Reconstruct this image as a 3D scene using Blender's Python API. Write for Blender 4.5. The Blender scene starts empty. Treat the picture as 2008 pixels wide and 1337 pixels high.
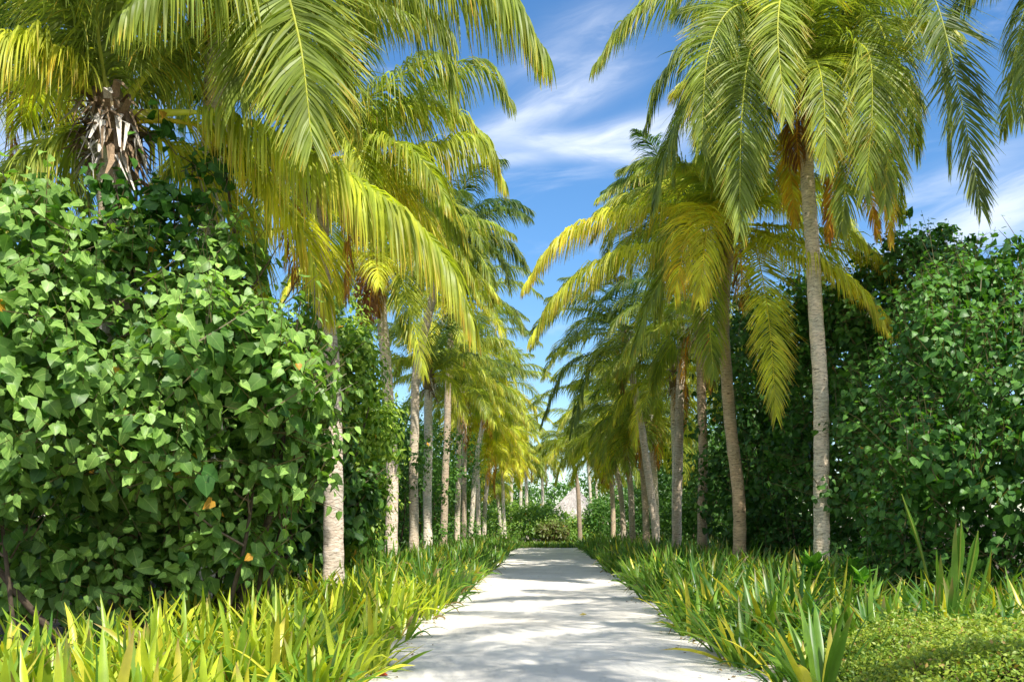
import bpy, math, random
import numpy as np
from mathutils import Vector

# ------------------------------------------------------------------ camera, sky, sun, exposure
scn = bpy.context.scene
CAMZ = 1.6
FPX = 1900.0            # focal length in photo pixels (photo is 2008 wide)
VX, VY = 1071.0, 1025.0 # where the horizon and the path's direction meet in the photo
cam_d = bpy.data.cameras.new("camera")
cam = bpy.data.objects.new("camera", cam_d)
scn.collection.objects.link(cam)
cam.location = (0, 0, CAMZ)
cam.rotation_euler = (math.pi / 2, 0, 0)
cam_d.sensor_width = 36
cam_d.lens = FPX / 2008 * 36
cam_d.shift_x = -(VX - 1004) / 2008
cam_d.shift_y = (VY - 668.5) / 2008
cam_d.clip_end = 3000
scn.camera = cam

SUN_AZ, SUN_EL = math.radians(34), math.radians(55)   # from straight behind the camera towards the right; height
sun_dir = Vector((math.sin(SUN_AZ) * math.cos(SUN_EL), -math.cos(SUN_AZ) * math.cos(SUN_EL), math.sin(SUN_EL)))
sl = bpy.data.lights.new("sun", 'SUN')
sl.energy = 5.0
sl.angle = math.radians(0.5)
sl.color = (1.0, 0.95, 0.86)
so = bpy.data.objects.new("sun", sl)
scn.collection.objects.link(so)
so.rotation_euler = sun_dir.to_track_quat('Z', 'Y').to_euler()

scn.view_settings.view_transform = 'Standard'
scn.view_settings.look = 'None'
scn.view_settings.gamma = 1
scn.view_settings.use_curve_mapping = False
scn.view_settings.exposure = 0.45
scn.render.engine = 'CYCLES'
scn.cycles.max_bounces = 7
scn.cycles.diffuse_bounces = 3
scn.cycles.glossy_bounces = 2
scn.cycles.transmission_bounces = 4
scn.cycles.sample_clamp_indirect = 6

world = bpy.data.worlds.new("World")
scn.world = world
world.use_nodes = True
nt = world.node_tree
nt.nodes.clear()


class NB:
    """small node builder"""
    def __init__(s, nt): s.nt = nt
    def n(s, t, **kw):
        x = s.nt.nodes.new(t)
        for k, v in kw.items(): setattr(x, k, v)
        return x
    def link(s, a, b): s.nt.links.new(a, b)
    def put(s, sock, v):
        if hasattr(v, 'is_output') or isinstance(v, bpy.types.NodeSocket): s.nt.links.new(v, sock)
        else: sock.default_value = v
    def m(s, op, a, b=0.0, c=0.0):
        x = s.n('ShaderNodeMath', operation=op)
        s.put(x.inputs[0], a); s.put(x.inputs[1], b); s.put(x.inputs[2], c)
        return x.outputs[0]
    def mix(s, f, a, b, mode='MIX'):
        x = s.n('ShaderNodeMix', data_type='RGBA', blend_type=mode)
        s.put(x.inputs[0], f); s.put(x.inputs[6], a); s.put(x.inputs[7], b)
        return x.outputs[2]
    def noise(s, vec, scale, detail=4, rough=.55, dist=0.0):
        x = s.n('ShaderNodeTexNoise')
        if vec is not None: s.put(x.inputs['Vector'], vec)
        x.inputs['Scale'].default_value = scale
        x.inputs['Detail'].default_value = detail
        x.inputs['Roughness'].default_value = rough
        x.inputs['Distortion'].default_value = dist
        return x.outputs['Fac']
    def ramp(s, fac, stops):
        x = s.n('ShaderNodeValToRGB')
        s.put(x.inputs[0], fac)
        e = x.color_ramp.elements
        while len(e) < len(stops): e.new(0.5)
        for k, (p, c) in enumerate(stops):
            e[k].position = p
            e[k].color = c if len(c) == 4 else (*c, 1)
        return x.outputs[0]
    def maprange(s, v, a, b, c=0.0, d=1.0, smooth=True):
        x = s.n('ShaderNodeMapRange', interpolation_type='SMOOTHSTEP' if smooth else 'LINEAR')
        s.put(x.inputs['Value'], v)
        x.inputs['From Min'].default_value = a; x.inputs['From Max'].default_value = b
        x.inputs['To Min'].default_value = c; x.inputs['To Max'].default_value = d
        return x.outputs['Result']
    def comb(s, x_, y_, z_):
        x = s.n('ShaderNodeCombineXYZ')
        s.put(x.inputs[0], x_); s.put(x.inputs[1], y_); s.put(x.inputs[2], z_)
        return x.outputs[0]


b = NB(nt)
sky = b.n('ShaderNodeTexSky', sky_type='NISHITA')
sky.sun_disc = False
sky.sun_elevation = SUN_EL
sky.sun_rotation = math.pi - SUN_AZ
sky.air_density = 1.0
sky.dust_density = 0.35
sky.ozone_density = 3.5
# cirrus: bands of ice cloud, laid out by direction (azimuth, height) in the sky
tc = b.n('ShaderNodeTexCoord')
sp = b.n('ShaderNodeSeparateXYZ')
b.link(tc.outputs['Generated'], sp.inputs[0])
dx, dy, dz = sp.outputs
az = b.m('ARCTAN2', dx, dy)
hz = b.m('SQRT', b.m('ADD', b.m('MULTIPLY', dx, dx), b.m('MULTIPLY', dy, dy)))
el = b.m('ARCTAN2', dz, hz)


def streak(az0, el0, ang, ln, wd, gain, sc=1.0):
    """a soft feathery band of cirrus centred at (az0, el0), tilted by ang"""
    u = b.m('SUBTRACT', az, az0); v = b.m('SUBTRACT', el, el0)
    ca, sa = math.cos(ang), math.sin(ang)
    p = b.m('ADD', b.m('MULTIPLY', u, ca), b.m('MULTIPLY', v, sa))
    q = b.m('SUBTRACT', b.m('MULTIPLY', v, ca), b.m('MULTIPLY', u, sa))
    wob = b.m('MULTIPLY', b.m('SUBTRACT', b.noise(b.comb(p, q, az0 * 9), 9 * sc, 3), .5), wd * 1.6)
    q = b.m('ADD', q, wob)
    g = b.m('EXPONENT', b.m('MULTIPLY', b.m('ADD', b.m('POWER', b.m('ABSOLUTE', b.m('DIVIDE', p, ln)), 2.0),
                                              b.m('POWER', b.m('ABSOLUTE', b.m('DIVIDE', q, wd)), 2.0)), -1.0))
    fine = b.noise(b.comb(b.m('MULTIPLY', p, 7.0), b.m('MULTIPLY', q, 48.0), az0 * 5), 1.0 * sc, 7, .62, .8)
    return b.m('MULTIPLY', b.m('MULTIPLY', g, b.maprange(fine, .25, .72, .25, 1.0)), gain)


def px2ae(px, py):
    u, v = (px - VX) / FPX, (VY - py) / FPX
    return math.atan2(u, 1), math.atan2(v, math.sqrt(1 + u * u))


cl = None
for (px, py, ang, ln, wd, g) in [
        (1120, 185, .34, .062, .016, .62), (1010, 240, .38, .045, .012, .50), (1200, 265, .16, .07, .010, .85), (1080, 275, -.03, .062, .008, .6),
        (1200, 300, -.12, .062, .009, .72), (1010, 312, .05, .035, .009, .42), (1330, 250, .22, .07, .018, .7), (1160, 45, .25, .05, .016, .30),
        (1960, 400, .30, .07, .020, .8), (1920, 455, .10, .08, .014, .55), (1900, 330, .3, .06, .012, .4), (80, 240, .3, .09, .03, .8), (120, 160, .2, .06, .02, .7),
        (1050, 120, .3, .05, .012, .22), (930, 300, .2, .04, .02, .3)]:
    a0, e0 = px2ae(px, py)
    s_ = streak(a0, e0, ang, ln, wd, g)
    cl = s_ if cl is None else b.m('ADD', cl, b.m('MULTIPLY', s_, b.m('SUBTRACT', 1.0, b.m('MINIMUM', cl, 1.0))))
wide = b.noise(b.comb(b.m('MULTIPLY', az, 3.0), b.m('MULTIPLY', el, 11.0), 2.0), 2.2, 6, .6, .6)
cl = b.m('ADD', cl, b.maprange(wide, .56, .85, 0, .30))
# extra cloud added to the unseen sky behind the camera, whitening the fill light
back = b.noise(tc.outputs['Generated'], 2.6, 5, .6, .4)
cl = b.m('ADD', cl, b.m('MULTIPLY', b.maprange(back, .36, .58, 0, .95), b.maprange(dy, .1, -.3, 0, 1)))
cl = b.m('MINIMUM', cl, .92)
hs = b.n('ShaderNodeHueSaturation')
hs.inputs['Saturation'].default_value = 1.22
b.link(sky.outputs[0], hs.inputs['Color'])
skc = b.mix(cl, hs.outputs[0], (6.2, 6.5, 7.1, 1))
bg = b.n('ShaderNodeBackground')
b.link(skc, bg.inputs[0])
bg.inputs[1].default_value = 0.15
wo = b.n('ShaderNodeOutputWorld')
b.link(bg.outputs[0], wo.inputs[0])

# ------------------------------------------------------------------ helpers
C = scn.collection
rnd = random.Random(7)
rng = np.random.default_rng(11)


def P(px, py, Y):
    """photo pixel at distance Y -> world point (used only to measure the photograph)"""
    return np.array([(px - VX) * Y / FPX, Y, CAMZ + (VY - py) * Y / FPX])


def tag(o, label=None, cat=None, group=None, kind=None):
    if label: o['label'] = label
    if cat: o['category'] = cat
    if group: o['group'] = group
    if kind: o['kind'] = kind
    return o


def empty(name, loc):
    o = bpy.data.objects.new(name, None)
    o.empty_display_size = .3
    C.objects.link(o)
    o.location = tuple(float(v) for v in loc)
    return o


def norm(v):
    return v / np.maximum(np.linalg.norm(v, axis=-1, keepdims=True), 1e-9)


class MB:
    """collects vertices, quads/tris and a colour per vertex, then links one mesh object"""
    def __init__(s): s.v = []; s.c = []; s.q = []; s.t = []; s.n = 0; s.uv = []
    def add(s, v, c, q=None, t=None, uv=None):
        v = np.asarray(v, float).reshape(-1, 3)
        c = np.broadcast_to(np.asarray(c, float), (len(v), 3)) if np.ndim(c) == 1 else np.asarray(c, float).reshape(-1, 3)
        s.v.append(v); s.c.append(c)
        s.uv.append(np.zeros((len(v), 2)) if uv is None else np.asarray(uv, float).reshape(-1, 2))
        if q is not None and len(q): s.q.append(np.asarray(q, int).reshape(-1, 4) + s.n)
        if t is not None and len(t): s.t.append(np.asarray(t, int).reshape(-1, 3) + s.n)
        s.n += len(v)
    def mesh(s, name, mat, origin=(0, 0, 0), smooth=False):
        V = np.concatenate(s.v) - np.asarray(origin, float)
        Cc = np.concatenate(s.c); UV = np.concatenate(s.uv)
        Q = np.concatenate(s.q) if s.q else np.zeros((0, 4), int)
        T = np.concatenate(s.t) if s.t else np.zeros((0, 3), int)
        me = bpy.data.meshes.new(name)
        me.vertices.add(len(V)); me.vertices.foreach_set('co', V.astype(np.float32).ravel())
        li = np.concatenate([Q.ravel(), T.ravel()]).astype(np.int32)
        me.loops.add(len(li)); me.loops.foreach_set('vertex_index', li)
        nf = len(Q) + len(T)
        st = np.concatenate([np.arange(len(Q)) * 4, len(Q) * 4 + np.arange(len(T)) * 3]).astype(np.int32)
        me.polygons.add(nf); me.polygons.foreach_set('loop_start', st)
        me.update(calc_edges=True)
        a = me.color_attributes.new('tint', 'FLOAT_COLOR', 'POINT')
        a.data.foreach_set('color', np.concatenate([Cc, np.ones((len(Cc), 1))], 1).astype(np.float32).ravel())
        ua = me.attributes.new('along', 'FLOAT2', 'POINT')
        ua.data.foreach_set('vector', UV.astype(np.float32).ravel())
        if smooth: me.polygons.foreach_set('use_smooth', np.ones(nf, bool))
        me.materials.append(mat)
        return me
    def obj(s, name, mat, parent=None, origin=(0, 0, 0), smooth=False):
        o = bpy.data.objects.new(name, s.mesh(name, mat, origin, smooth))
        C.objects.link(o)
        if parent is not None: o.parent = parent
        else: o.location = tuple(float(x) for x in origin)
        return o


def bezier(pts, n):
    """Catmull-Rom through pts, n samples"""
    pts = np.asarray(pts, float)
    if len(pts) == 2: return pts[0] + (pts[1] - pts[0]) * np.linspace(0, 1, n)[:, None]
    Pp = np.vstack([2 * pts[0] - pts[1], pts, 2 * pts[-1] - pts[-2]])
    seg = len(pts) - 1
    out = []
    for t in np.linspace(0, seg - 1e-6, n):
        k = int(t); f = t - k
        p0, p1, p2, p3 = Pp[k:k + 4]
        out.append(.5 * ((2 * p1) + (p2 - p0) * f + (2 * p0 - 5 * p1 + 4 * p2 - p3) * f * f + (3 * p1 - p0 - 3 * p2 + p3) * f ** 3))
    return np.array(out)


def tube(mb, path, rad, col, sides=8, cap=False, flat=None):
    path = np.asarray(path, float); n = len(path)
    rad = np.broadcast_to(np.asarray(rad, float), (n,))
    T = norm(np.gradient(path, axis=0))
    ref = np.array([0, 1., 0]) if abs(T[0][1]) < .9 else np.array([1., 0, 0])
    U = norm(np.cross(T, ref)); W = np.cross(T, U)
    a = np.linspace(0, 2 * np.pi, sides, endpoint=False)
    fl = 1.0 if flat is None else flat
    V = path[:, None] + rad[:, None, None] * (np.cos(a)[None, :, None] * U[:, None] + fl * np.sin(a)[None, :, None] * W[:, None])
    i = np.arange(n - 1)[:, None] * sides; j = np.arange(sides)[None]; j2 = (j + 1) % sides
    q = np.stack([i + j, i + j2, i + sides + j2, i + sides + j], -1).reshape(-1, 4)
    L = np.concatenate([[0], np.cumsum(np.linalg.norm(np.diff(path, axis=0), axis=1))])
    uv = np.stack(np.broadcast_arrays(np.cos(a)[None] * .5, L[:, None]), -1)
    col = np.asarray(col, float)
    if col.ndim == 2: col = np.repeat(col, sides, axis=0)
    mb.add(V, col, q, uv=uv)
    if cap:
        mb.add(np.vstack([V[-1], path[-1]]), col[-1] if col.ndim == 2 else col, t=[(k, (k + 1) % sides, sides) for k in range(sides)])


# ------------------------------------------------------------------ materials
def new_mat(name):
    m = bpy.data.materials.new(name); m.use_nodes = True
    m.node_tree.nodes.clear()
    return m, NB(m.node_tree)


def leaf_mat(name, trans=.38, rough=.42, spec=.45, tcol=(1.15, 1.2, .45), nscale=6, veins=False):
    m, b = new_mat(name)
    at = b.n('ShaderNodeAttribute', attribute_name='tint')
    g = b.n('ShaderNodeNewGeometry')
    nz = b.noise(g.outputs['Position'], nscale, 4)
    col = b.mix(1.0, at.outputs['Color'], b.ramp(nz, [(.3, (.78, .8, .8)), (.7, (1.2, 1.18, 1.1))]), 'MULTIPLY')
    if veins:
        al = b.n('ShaderNodeAttribute', attribute_name='along'); sv = b.n('ShaderNodeSeparateXYZ'); b.link(al.outputs['Vector'], sv.inputs[0])
        ax_ = b.m('ABSOLUTE', sv.outputs[0])
        mid = b.maprange(ax_, .012, .035, .75, 0)
        lat_ = b.m('FRACT', b.m('MULTIPLY', b.m('SUBTRACT', sv.outputs[1], b.m('MULTIPLY', ax_, .8)), 4.2))
        side = b.maprange(b.m('ABSOLUTE', b.m('SUBTRACT', lat_, .5)), .0, .09, .3, 0)
        col = b.mix(b.m('MAXIMUM', mid, side), col, b.mix(1.0, col, (2.1, 1.6, 2.2, 1), 'MULTIPLY'))
        blot = b.noise(g.outputs['Position'], 38, 3)
        col = b.mix(b.maprange(blot, .66, .72, 0, .55), col, (.22, .17, .05, 1))
    p = b.n('ShaderNodeBsdfPrincipled')
    b.link(col, p.inputs['Base Color'])
    p.inputs['Roughness'].default_value = rough
    p.inputs['Specular IOR Level'].default_value = spec
    t = b.n('ShaderNodeBsdfTranslucent')
    b.link(b.mix(1.0, col, (*tcol, 1), 'MULTIPLY'), t.inputs['Color'])
    mx = b.n('ShaderNodeMixShader'); mx.inputs[0].default_value = trans
    b.link(p.outputs[0], mx.inputs[1]); b.link(t.outputs[0], mx.inputs[2])
    o = b.n('ShaderNodeOutputMaterial'); b.link(mx.outputs[0], o.inputs[0])
    return m


M_frond = leaf_mat('palm_frond', .48, .42, .32, (1.32, 1.37, .42), 3)
M_leaf = leaf_mat('broad_leaf', .32, .42, .32, (1.3, 1.45, .35), 9, True)
M_small = leaf_mat('small_leaf', .34, .45, .4, (1.3, 1.35, .4), 12)
M_strap = leaf_mat('strap_leaf', .40, .36, .5, (1.35, 1.3, .3), 7)


def bark_mat():
    m, b = new_mat('palm_bark')
    at = b.n('ShaderNodeAttribute', attribute_name='along')
    ti = b.n('ShaderNodeAttribute', attribute_name='tint')
    s = b.n('ShaderNodeSeparateXYZ'); b.link(at.outputs['Vector'], s.inputs[0])
    g = b.n('ShaderNodeNewGeometry')
    n1 = b.noise(g.outputs['Position'], 2.2, 4)
    v = b.m('ADD', b.m('MULTIPLY', s.outputs[1], 10.5), b.m('MULTIPLY', b.noise(g.outputs['Position'], 3.2, 4), 4.0))
    saw = b.m('FRACT', v)
    ring = b.maprange(saw, .0, .22, 0, 1)
    mp = b.n('ShaderNodeMapping'); b.link(g.outputs['Position'], mp.inputs[0]); mp.inputs['Scale'].default_value = (5, 5, 22)
    streaks = b.noise(mp.outputs[0], 1.6, 6, .65)
    c = b.ramp(streaks, [(.28, (.24, .20, .155)), (.45, (.48, .41, .325)), (.60, (.61, .54, .45)), (.8, (.71, .66, .59))])
    c = b.mix(b.maprange(n1, .42, .62), c, b.mix(1, c, (.80, .86, .88, 1), 'MULTIPLY'))
    fl = b.noise(g.outputs['Position'], 9, 5, .7)
    c = b.mix(b.maprange(fl, .60, .68, 0, .7), c, (.62, .58, .5, 1))
    c = b.mix(b.maprange(b.noise(mp.outputs[0], .9, 3), .64, .69, 0, .85), c, (.045, .032, .022, 1))
    c = b.mix(b.m('MULTIPLY', b.m('SUBTRACT', 1.0, ring), b.maprange(b.noise(g.outputs['Position'], 4.5, 3), .35, .65, .15, .85)), c, (.12, .09, .065, 1))
    c = b.mix(1.0, c, b.mix(1.0, ti.outputs['Color'], (1.42, 1.39, 1.32, 1), 'MULTIPLY'), 'MULTIPLY')
    p = b.n('ShaderNodeBsdfPrincipled'); b.link(c, p.inputs['Base Color']); p.inputs['Roughness'].default_value = .88
    p.inputs['Specular IOR Level'].default_value = .15
    h = b.m('ADD', b.m('MULTIPLY', b.m('SUBTRACT', 1.0, saw), .7), b.m('MULTIPLY', streaks, .9))
    bp = b.n('ShaderNodeBump'); bp.inputs['Strength'].default_value = .9; bp.inputs['Distance'].default_value = .02
    b.link(h, bp.inputs['Height']); b.link(bp.outputs[0], p.inputs['Normal'])
    o = b.n('ShaderNodeOutputMaterial'); b.link(p.outputs[0], o.inputs[0])
    return m


M_bark = bark_mat()


def matte_mat(name, rough=.85, nscale=14, lo=.55, hi=1.35, stretch=(1, 1, 1), bump=.4):
    m, b = new_mat(name)
    at = b.n('ShaderNodeAttribute', attribute_name='tint')
    g = b.n('ShaderNodeNewGeometry')
    mp = b.n('ShaderNodeMapping'); b.link(g.outputs['Position'], mp.inputs[0]); mp.inputs['Scale'].default_value = stretch
    nz = b.noise(mp.outputs[0], nscale, 6, .65)
    col = b.mix(1.0, at.outputs['Color'], b.ramp(nz, [(.3, (lo,) * 3), (.7, (hi,) * 3)]), 'MULTIPLY')
    p = b.n('ShaderNodeBsdfPrincipled'); b.link(col, p.inputs['Base Color']); p.inputs['Roughness'].default_value = rough
    p.inputs['Specular IOR Level'].default_value = .2
    bp = b.n('ShaderNodeBump'); bp.inputs['Strength'].default_value = bump; bp.inputs['Distance'].default_value = .02
    b.link(nz, bp.inputs['Height']); b.link(bp.outputs[0], p.inputs['Normal'])
    o = b.n('ShaderNodeOutputMaterial'); b.link(p.outputs[0], o.inputs[0])
    return m


M_wood = matte_mat('shrub_wood', nscale=18)
M_fibre = matte_mat('palm_fibre', nscale=20, stretch=(3, 3, .6))
M_thatch = matte_mat('thatch', nscale=16, stretch=(1, 1, 4), bump=.9, lo=.6)
M_litter = matte_mat('dry_leaf', nscale=30)
M_fruit = matte_mat('fruit', .5, 8, .85, 1.15, bump=.1)


# ------------------------------------------------------------------ ground and path
def ground_mat():
    m, b = new_mat('soil')
    g = b.n('ShaderNodeNewGeometry')
    n1 = b.noise(g.outputs['Position'], 1.3, 6, .6); n2 = b.noise(g.outputs['Position'], 18, 5, .7)
    c = b.mix(b.maprange(n1, .38, .62), (.045, .034, .022, 1), (.11, .085, .055, 1))
    c = b.mix(b.maprange(n2, .5, .66, 0, .8), c, (.17, .13, .075, 1))
    p = b.n('ShaderNodeBsdfPrincipled'); b.link(c, p.inputs['Base Color']); p.inputs['Roughness'].default_value = .95
    bp = b.n('ShaderNodeBump'); bp.inputs['Distance'].default_value = .04; b.link(n2, bp.inputs['Height']); b.link(bp.outputs[0], p.inputs['Normal'])
    o = b.n('ShaderNodeOutputMaterial'); b.link(p.outputs[0], o.inputs[0])
    return m


def sand_mat():
    m, b = new_mat('coral_sand')
    g = b.n('ShaderNodeNewGeometry')
    n1 = b.noise(g.outputs['Position'], .55, 5, .6); n2 = b.noise(g.outputs['Position'], 26, 6, .7)
    mp = b.n('ShaderNodeMapping'); b.link(g.outputs['Position'], mp.inputs[0]); mp.inputs['Scale'].default_value = (1, .22, 1)
    n3 = b.noise(mp.outputs[0], 6, 4, .6)
    c = b.mix(b.maprange(n1, .35, .65), (.66, .615, .535, 1), (.78, .735, .65, 1))
    c = b.mix(b.maprange(n3, .55, .72, 0, .35), c, (.40, .37, .32, 1))
    c = b.mix(b.maprange(n2, .62, .70, 0, .45), c, (.33, .29, .24, 1))
    s = b.n('ShaderNodeSeparateXYZ'); b.link(g.outputs['Position'], s.inputs[0])
    edge = b.m('ABSOLUTE', b.m('SUBTRACT', s.outputs[0], .12))
    edge = b.m('ADD', edge, b.m('MULTIPLY', b.m('SUBTRACT', b.noise(g.outputs['Position'], 1.8, 5, .7), .5), .5))
    c = b.mix(b.maprange(edge, 1.95, 2.3, 0, .35), c, (.30, .24, .16, 1))
    c = b.mix(b.maprange(edge, 2.3, 2.6, 0, .9), c, (.10, .08, .05, 1))
    p = b.n('ShaderNodeBsdfPrincipled'); b.link(c, p.inputs['Base Color']); p.inputs['Roughness'].default_value = .92
    p.inputs['Specular IOR Level'].default_value = .2
    h = b.m('ADD', b.m('MULTIPLY', n2, .3), n3)
    bp = b.n('ShaderNodeBump'); bp.inputs['Strength'].default_value = .55; bp.inputs['Distance'].default_value = .03
    b.link(h, bp.inputs['Height']); b.link(bp.outputs[0], p.inputs['Normal'])
    o = b.n('ShaderNodeOutputMaterial'); b.link(p.outputs[0], o.inputs[0])
    return m


mb = MB()
R_ = 900
mb.add([(-R_, -R_, 0), (R_, -R_, 0), (R_, R_, 0), (-R_, R_, 0)], (.1, .1, .1), [(0, 1, 2, 3)])
tag(mb.obj('ground', ground_mat()), kind='structure')

mb = MB()
PY0, PY1, XL, XR = -6.0, 61.0, -1.85, 2.1
ys = np.linspace(PY0, PY1, 340)
us = np.linspace(0, 1, 24)
lx = XL + .10 * np.sin(ys * .9) + .07 * np.sin(ys * 2.3 + 1) + .05 * np.sin(ys * 5.1)
rx = XR + .10 * np.sin(ys * .8 + 2) + .07 * np.sin(ys * 2.1 + 4) + .05 * np.sin(ys * 4.7)
lx = lx - .45; rx = rx + .45
X = lx[:, None] * (1 - us) + rx[:, None] * us
Yg = np.repeat(ys[:, None], 24, 1)
edgef = np.minimum(us, 1 - us) * 2
Z = .004 + .03 * np.minimum(1, edgef * 4)[None] + .012 * np.sin(Yg * 1.1 + X * .8) * edgef + .008 * np.sin(Yg * 3.3 - X * 2.1) * edgef + .008 * edgef
i = np.arange(339)[:, None] * 24; j = np.arange(23)[None]
mb.add(np.stack([X, Yg, Z], -1), (.7, .7, .7), np.stack([i + j, i + j + 1, i + j + 25, i + j + 24], -1))
tag(mb.obj('path', sand_mat(), smooth=True), kind='structure')

# ------------------------------------------------------------------ palms
DEEP = np.array([.060, .135, .030]); GREEN = np.array([.135, .195, .050]); LIME = np.array([.33, .41, .075])
YEL = np.array([.78, .76, .075]); ORA = np.array([.90, .46, .05]); BRN = np.array([.26, .12, .055]); TAN = np.array([.45, .35, .20])
AGE_T = [0, .25, .5, .72, .88, 1.0]
AGE_C = np.array([DEEP, GREEN, LIME, YEL, ORA, BRN])


def age_col(a):
    a = np.clip(a, 0, 1)
    return np.stack([np.interp(a, AGE_T, AGE_C[:, k]) for k in range(3)], -1)


def frond_mesh(mb, pts, age=.4, grav=.35, nl=80, ns=4, lmax=1.0, width=.045, petiole=.14, fold=.0, up=None, bare=0.0, stub=.06, latv=None):
    """one pinnate frond: midrib through pts with leaflets either side.
    grav: how far the leaflets hang; age: green -> yellow -> brown"""
    nl = int(nl * 1.35); width = width * .80; lmax = lmax * 1.12
    path = bezier(pts, 40)
    L = np.concatenate([[0], np.cumsum(np.linalg.norm(np.diff(path, axis=0), axis=1))]); Lt = L[-1]
    T = norm(np.gradient(path, axis=0))
    s = L / Lt
    rcol = age_col(np.clip(.45 + .45 * age, 0, .93)) * 1.05 + .02
    rc = np.repeat(rcol[None], 40, 0)
    rr = np.interp(s, [0, .05, .2, 1], [stub, stub * .68, .028, .006])
    tube(mb, path, rr, rc, 6, flat=.6)
    # leaflets
    t = np.linspace(petiole, .995, nl)
    for side in (-1, 1):
        tt = np.clip(t + rng.normal(0, .0025, nl), petiole, .998)
        if bare > 0:
            keep = rng.random(nl) > bare; tt = tt[keep]
        n = len(tt)
        B = np.stack([np.interp(tt, s, path[:, k]) for k in range(3)], -1)
        Tl = norm(np.stack([np.interp(tt, s, T[:, k]) for k in range(3)], -1))
        upv = np.array([0, 0, 1.0]) if up is None else np.asarray(up, float)
        lat = np.cross(Tl, upv); bad = np.linalg.norm(lat, axis=1) < .25
        # near-vertical midrib: keep the side direction of the frond's own plane
        pl = np.cross(norm((pts[-1] - pts[0]) * np.array([1, 1, .0]) + 1e-6), np.array([0, 0, 1.0]))
        lat = np.where(bad[:, None], pl + lat, lat)
        if latv is not None:
            lv = np.asarray(latv, float) + 0 * Tl
            lv = norm(lv - (lv * Tl).sum(1, keepdims=True) * Tl)
            w_ = np.clip((tt - .25) / .25, 0, 1)[:, None]
            lat = norm(lat) * (1 - w_) + lv * np.sign((lat * lv).sum(1).mean() + 1e-6) * w_
        lat = norm(lat); nrm = norm(np.cross(lat, Tl))
        q = (tt - petiole) / (1 - petiole)
        ll = lmax * np.interp(q, [0, .08, .3, .6, .85, 1], [.45, .78, 1, .92, .62, .34]) * (1 + rng.normal(0, .07, n))
        fwd = np.interp(q, [0, .3, .8, 1], [.50, .78, 1.2, 2.8]) + rng.normal(0, .13, n)
        ph_ = rng.random(3) * 6.28
        fwd = fwd + .16 * np.sin(q * 37 + ph_[0]) * np.sin(q * 11 + ph_[1])
        lift = .18 - fold + rng.normal(0, .14, n) + .16 * np.sin(q * 29 + ph_[2])
        d = norm(side * lat + Tl * fwd[:, None] + nrm * lift[:, None])
        g = grav * (1 + rng.normal(0, .22, n)) + np.interp(q, [0, 1], [0, .05])
        g = np.maximum(g, .02)
        a = np.clip(age + rng.normal(0, .045, n), 0, 1)
        c0 = age_col(a) * (1 + rng.normal(0, .10, n))[:, None]
        # runs of leaflets a shade apart, as they dry together
        c0 = c0 * (1 + .14 * np.sin(q * 23 + rng.random() * 6))[:, None]
        tipc = age_col(np.clip(a + .06 + rng.random(n) ** 2 * .42, 0, 1))
        ll = ll * np.where(rng.random(n) < .05, .45 + .3 * rng.random(n), 1.0)
        w = width * (1 + rng.normal(0, .12, n))
        tw = rng.normal(0, .45, n)
        p = B; rows = []; cols = []
        for k in range(ns + 1):
            f = k / ns
            W0 = Tl - (Tl * d).sum(1, keepdims=True) * d; W0 = norm(W0); W1 = np.cross(d, W0)
            Wd = np.cos(tw)[:, None] * W0 + np.sin(tw)[:, None] * W1
            wk = w * np.interp(f, [0, .15, .6, 1], [.45, 1, .75, .10])
            rows.append(np.stack([p - Wd * wk[:, None] * .5, p + Wd * wk[:, None] * .5], 1))
            cc = c0 * (1 - max(0, f - .55) / .45 * .8) + tipc * (max(0, f - .55) / .45 * .8)
            cols.append(np.stack([cc, cc], 1))
            if k < ns:
                p = p + d * (ll / ns)[:, None]
                d = norm(d + np.array([0, 0, -1.0]) * (g * (1.15 if k < 2 else .8) * 4 / ns)[:, None] + rng.normal(0, .03, (n, 3)))
        V = np.stack(rows, 1)            # n, ns+1, 2, 3
        Cc = np.stack(cols, 1)
        base = np.arange(n)[:, None] * (2 * (ns + 1)) + np.arange(ns)[None] * 2
        mb.add(V, np.clip(Cc, .005, .9).reshape(-1, 3), np.stack([base, base + 1, base + 3, base + 2], -1))


def trunk_obj(parent, org, pts, r0, r1, col=(1, 1, 1), sides=14, step=.05, flare=1.45):
    L = sum(np.linalg.norm(np.array(pts[k + 1]) - np.array(pts[k])) for k in range(len(pts) - 1))
    n = max(8, int(L / step))
    path = bezier(pts, n)
    s = np.linspace(0, 1, n); z = s * L
    r = r1 + (r0 - r1) * (1 - s) ** .8
    r = r * (1 + (flare - 1) * np.exp(-z / .40) + .25 * np.exp(-z / .14))
    ph = np.cumsum(rng.normal(.52, .10, n))
    r = r * (1 + .028 * np.sin(ph) + .02 * np.cumsum(rng.normal(0, .12, n)) / math.sqrt(n))
    wob = np.stack([np.sin(z * 1.7 + L) * .012, np.cos(z * 1.3) * .012, z * 0], -1)
    mb = MB(); tube(mb, path + wob, r, col, sides)
    return mb.obj('trunk', M_bark, parent, org, smooth=True), path


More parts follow.
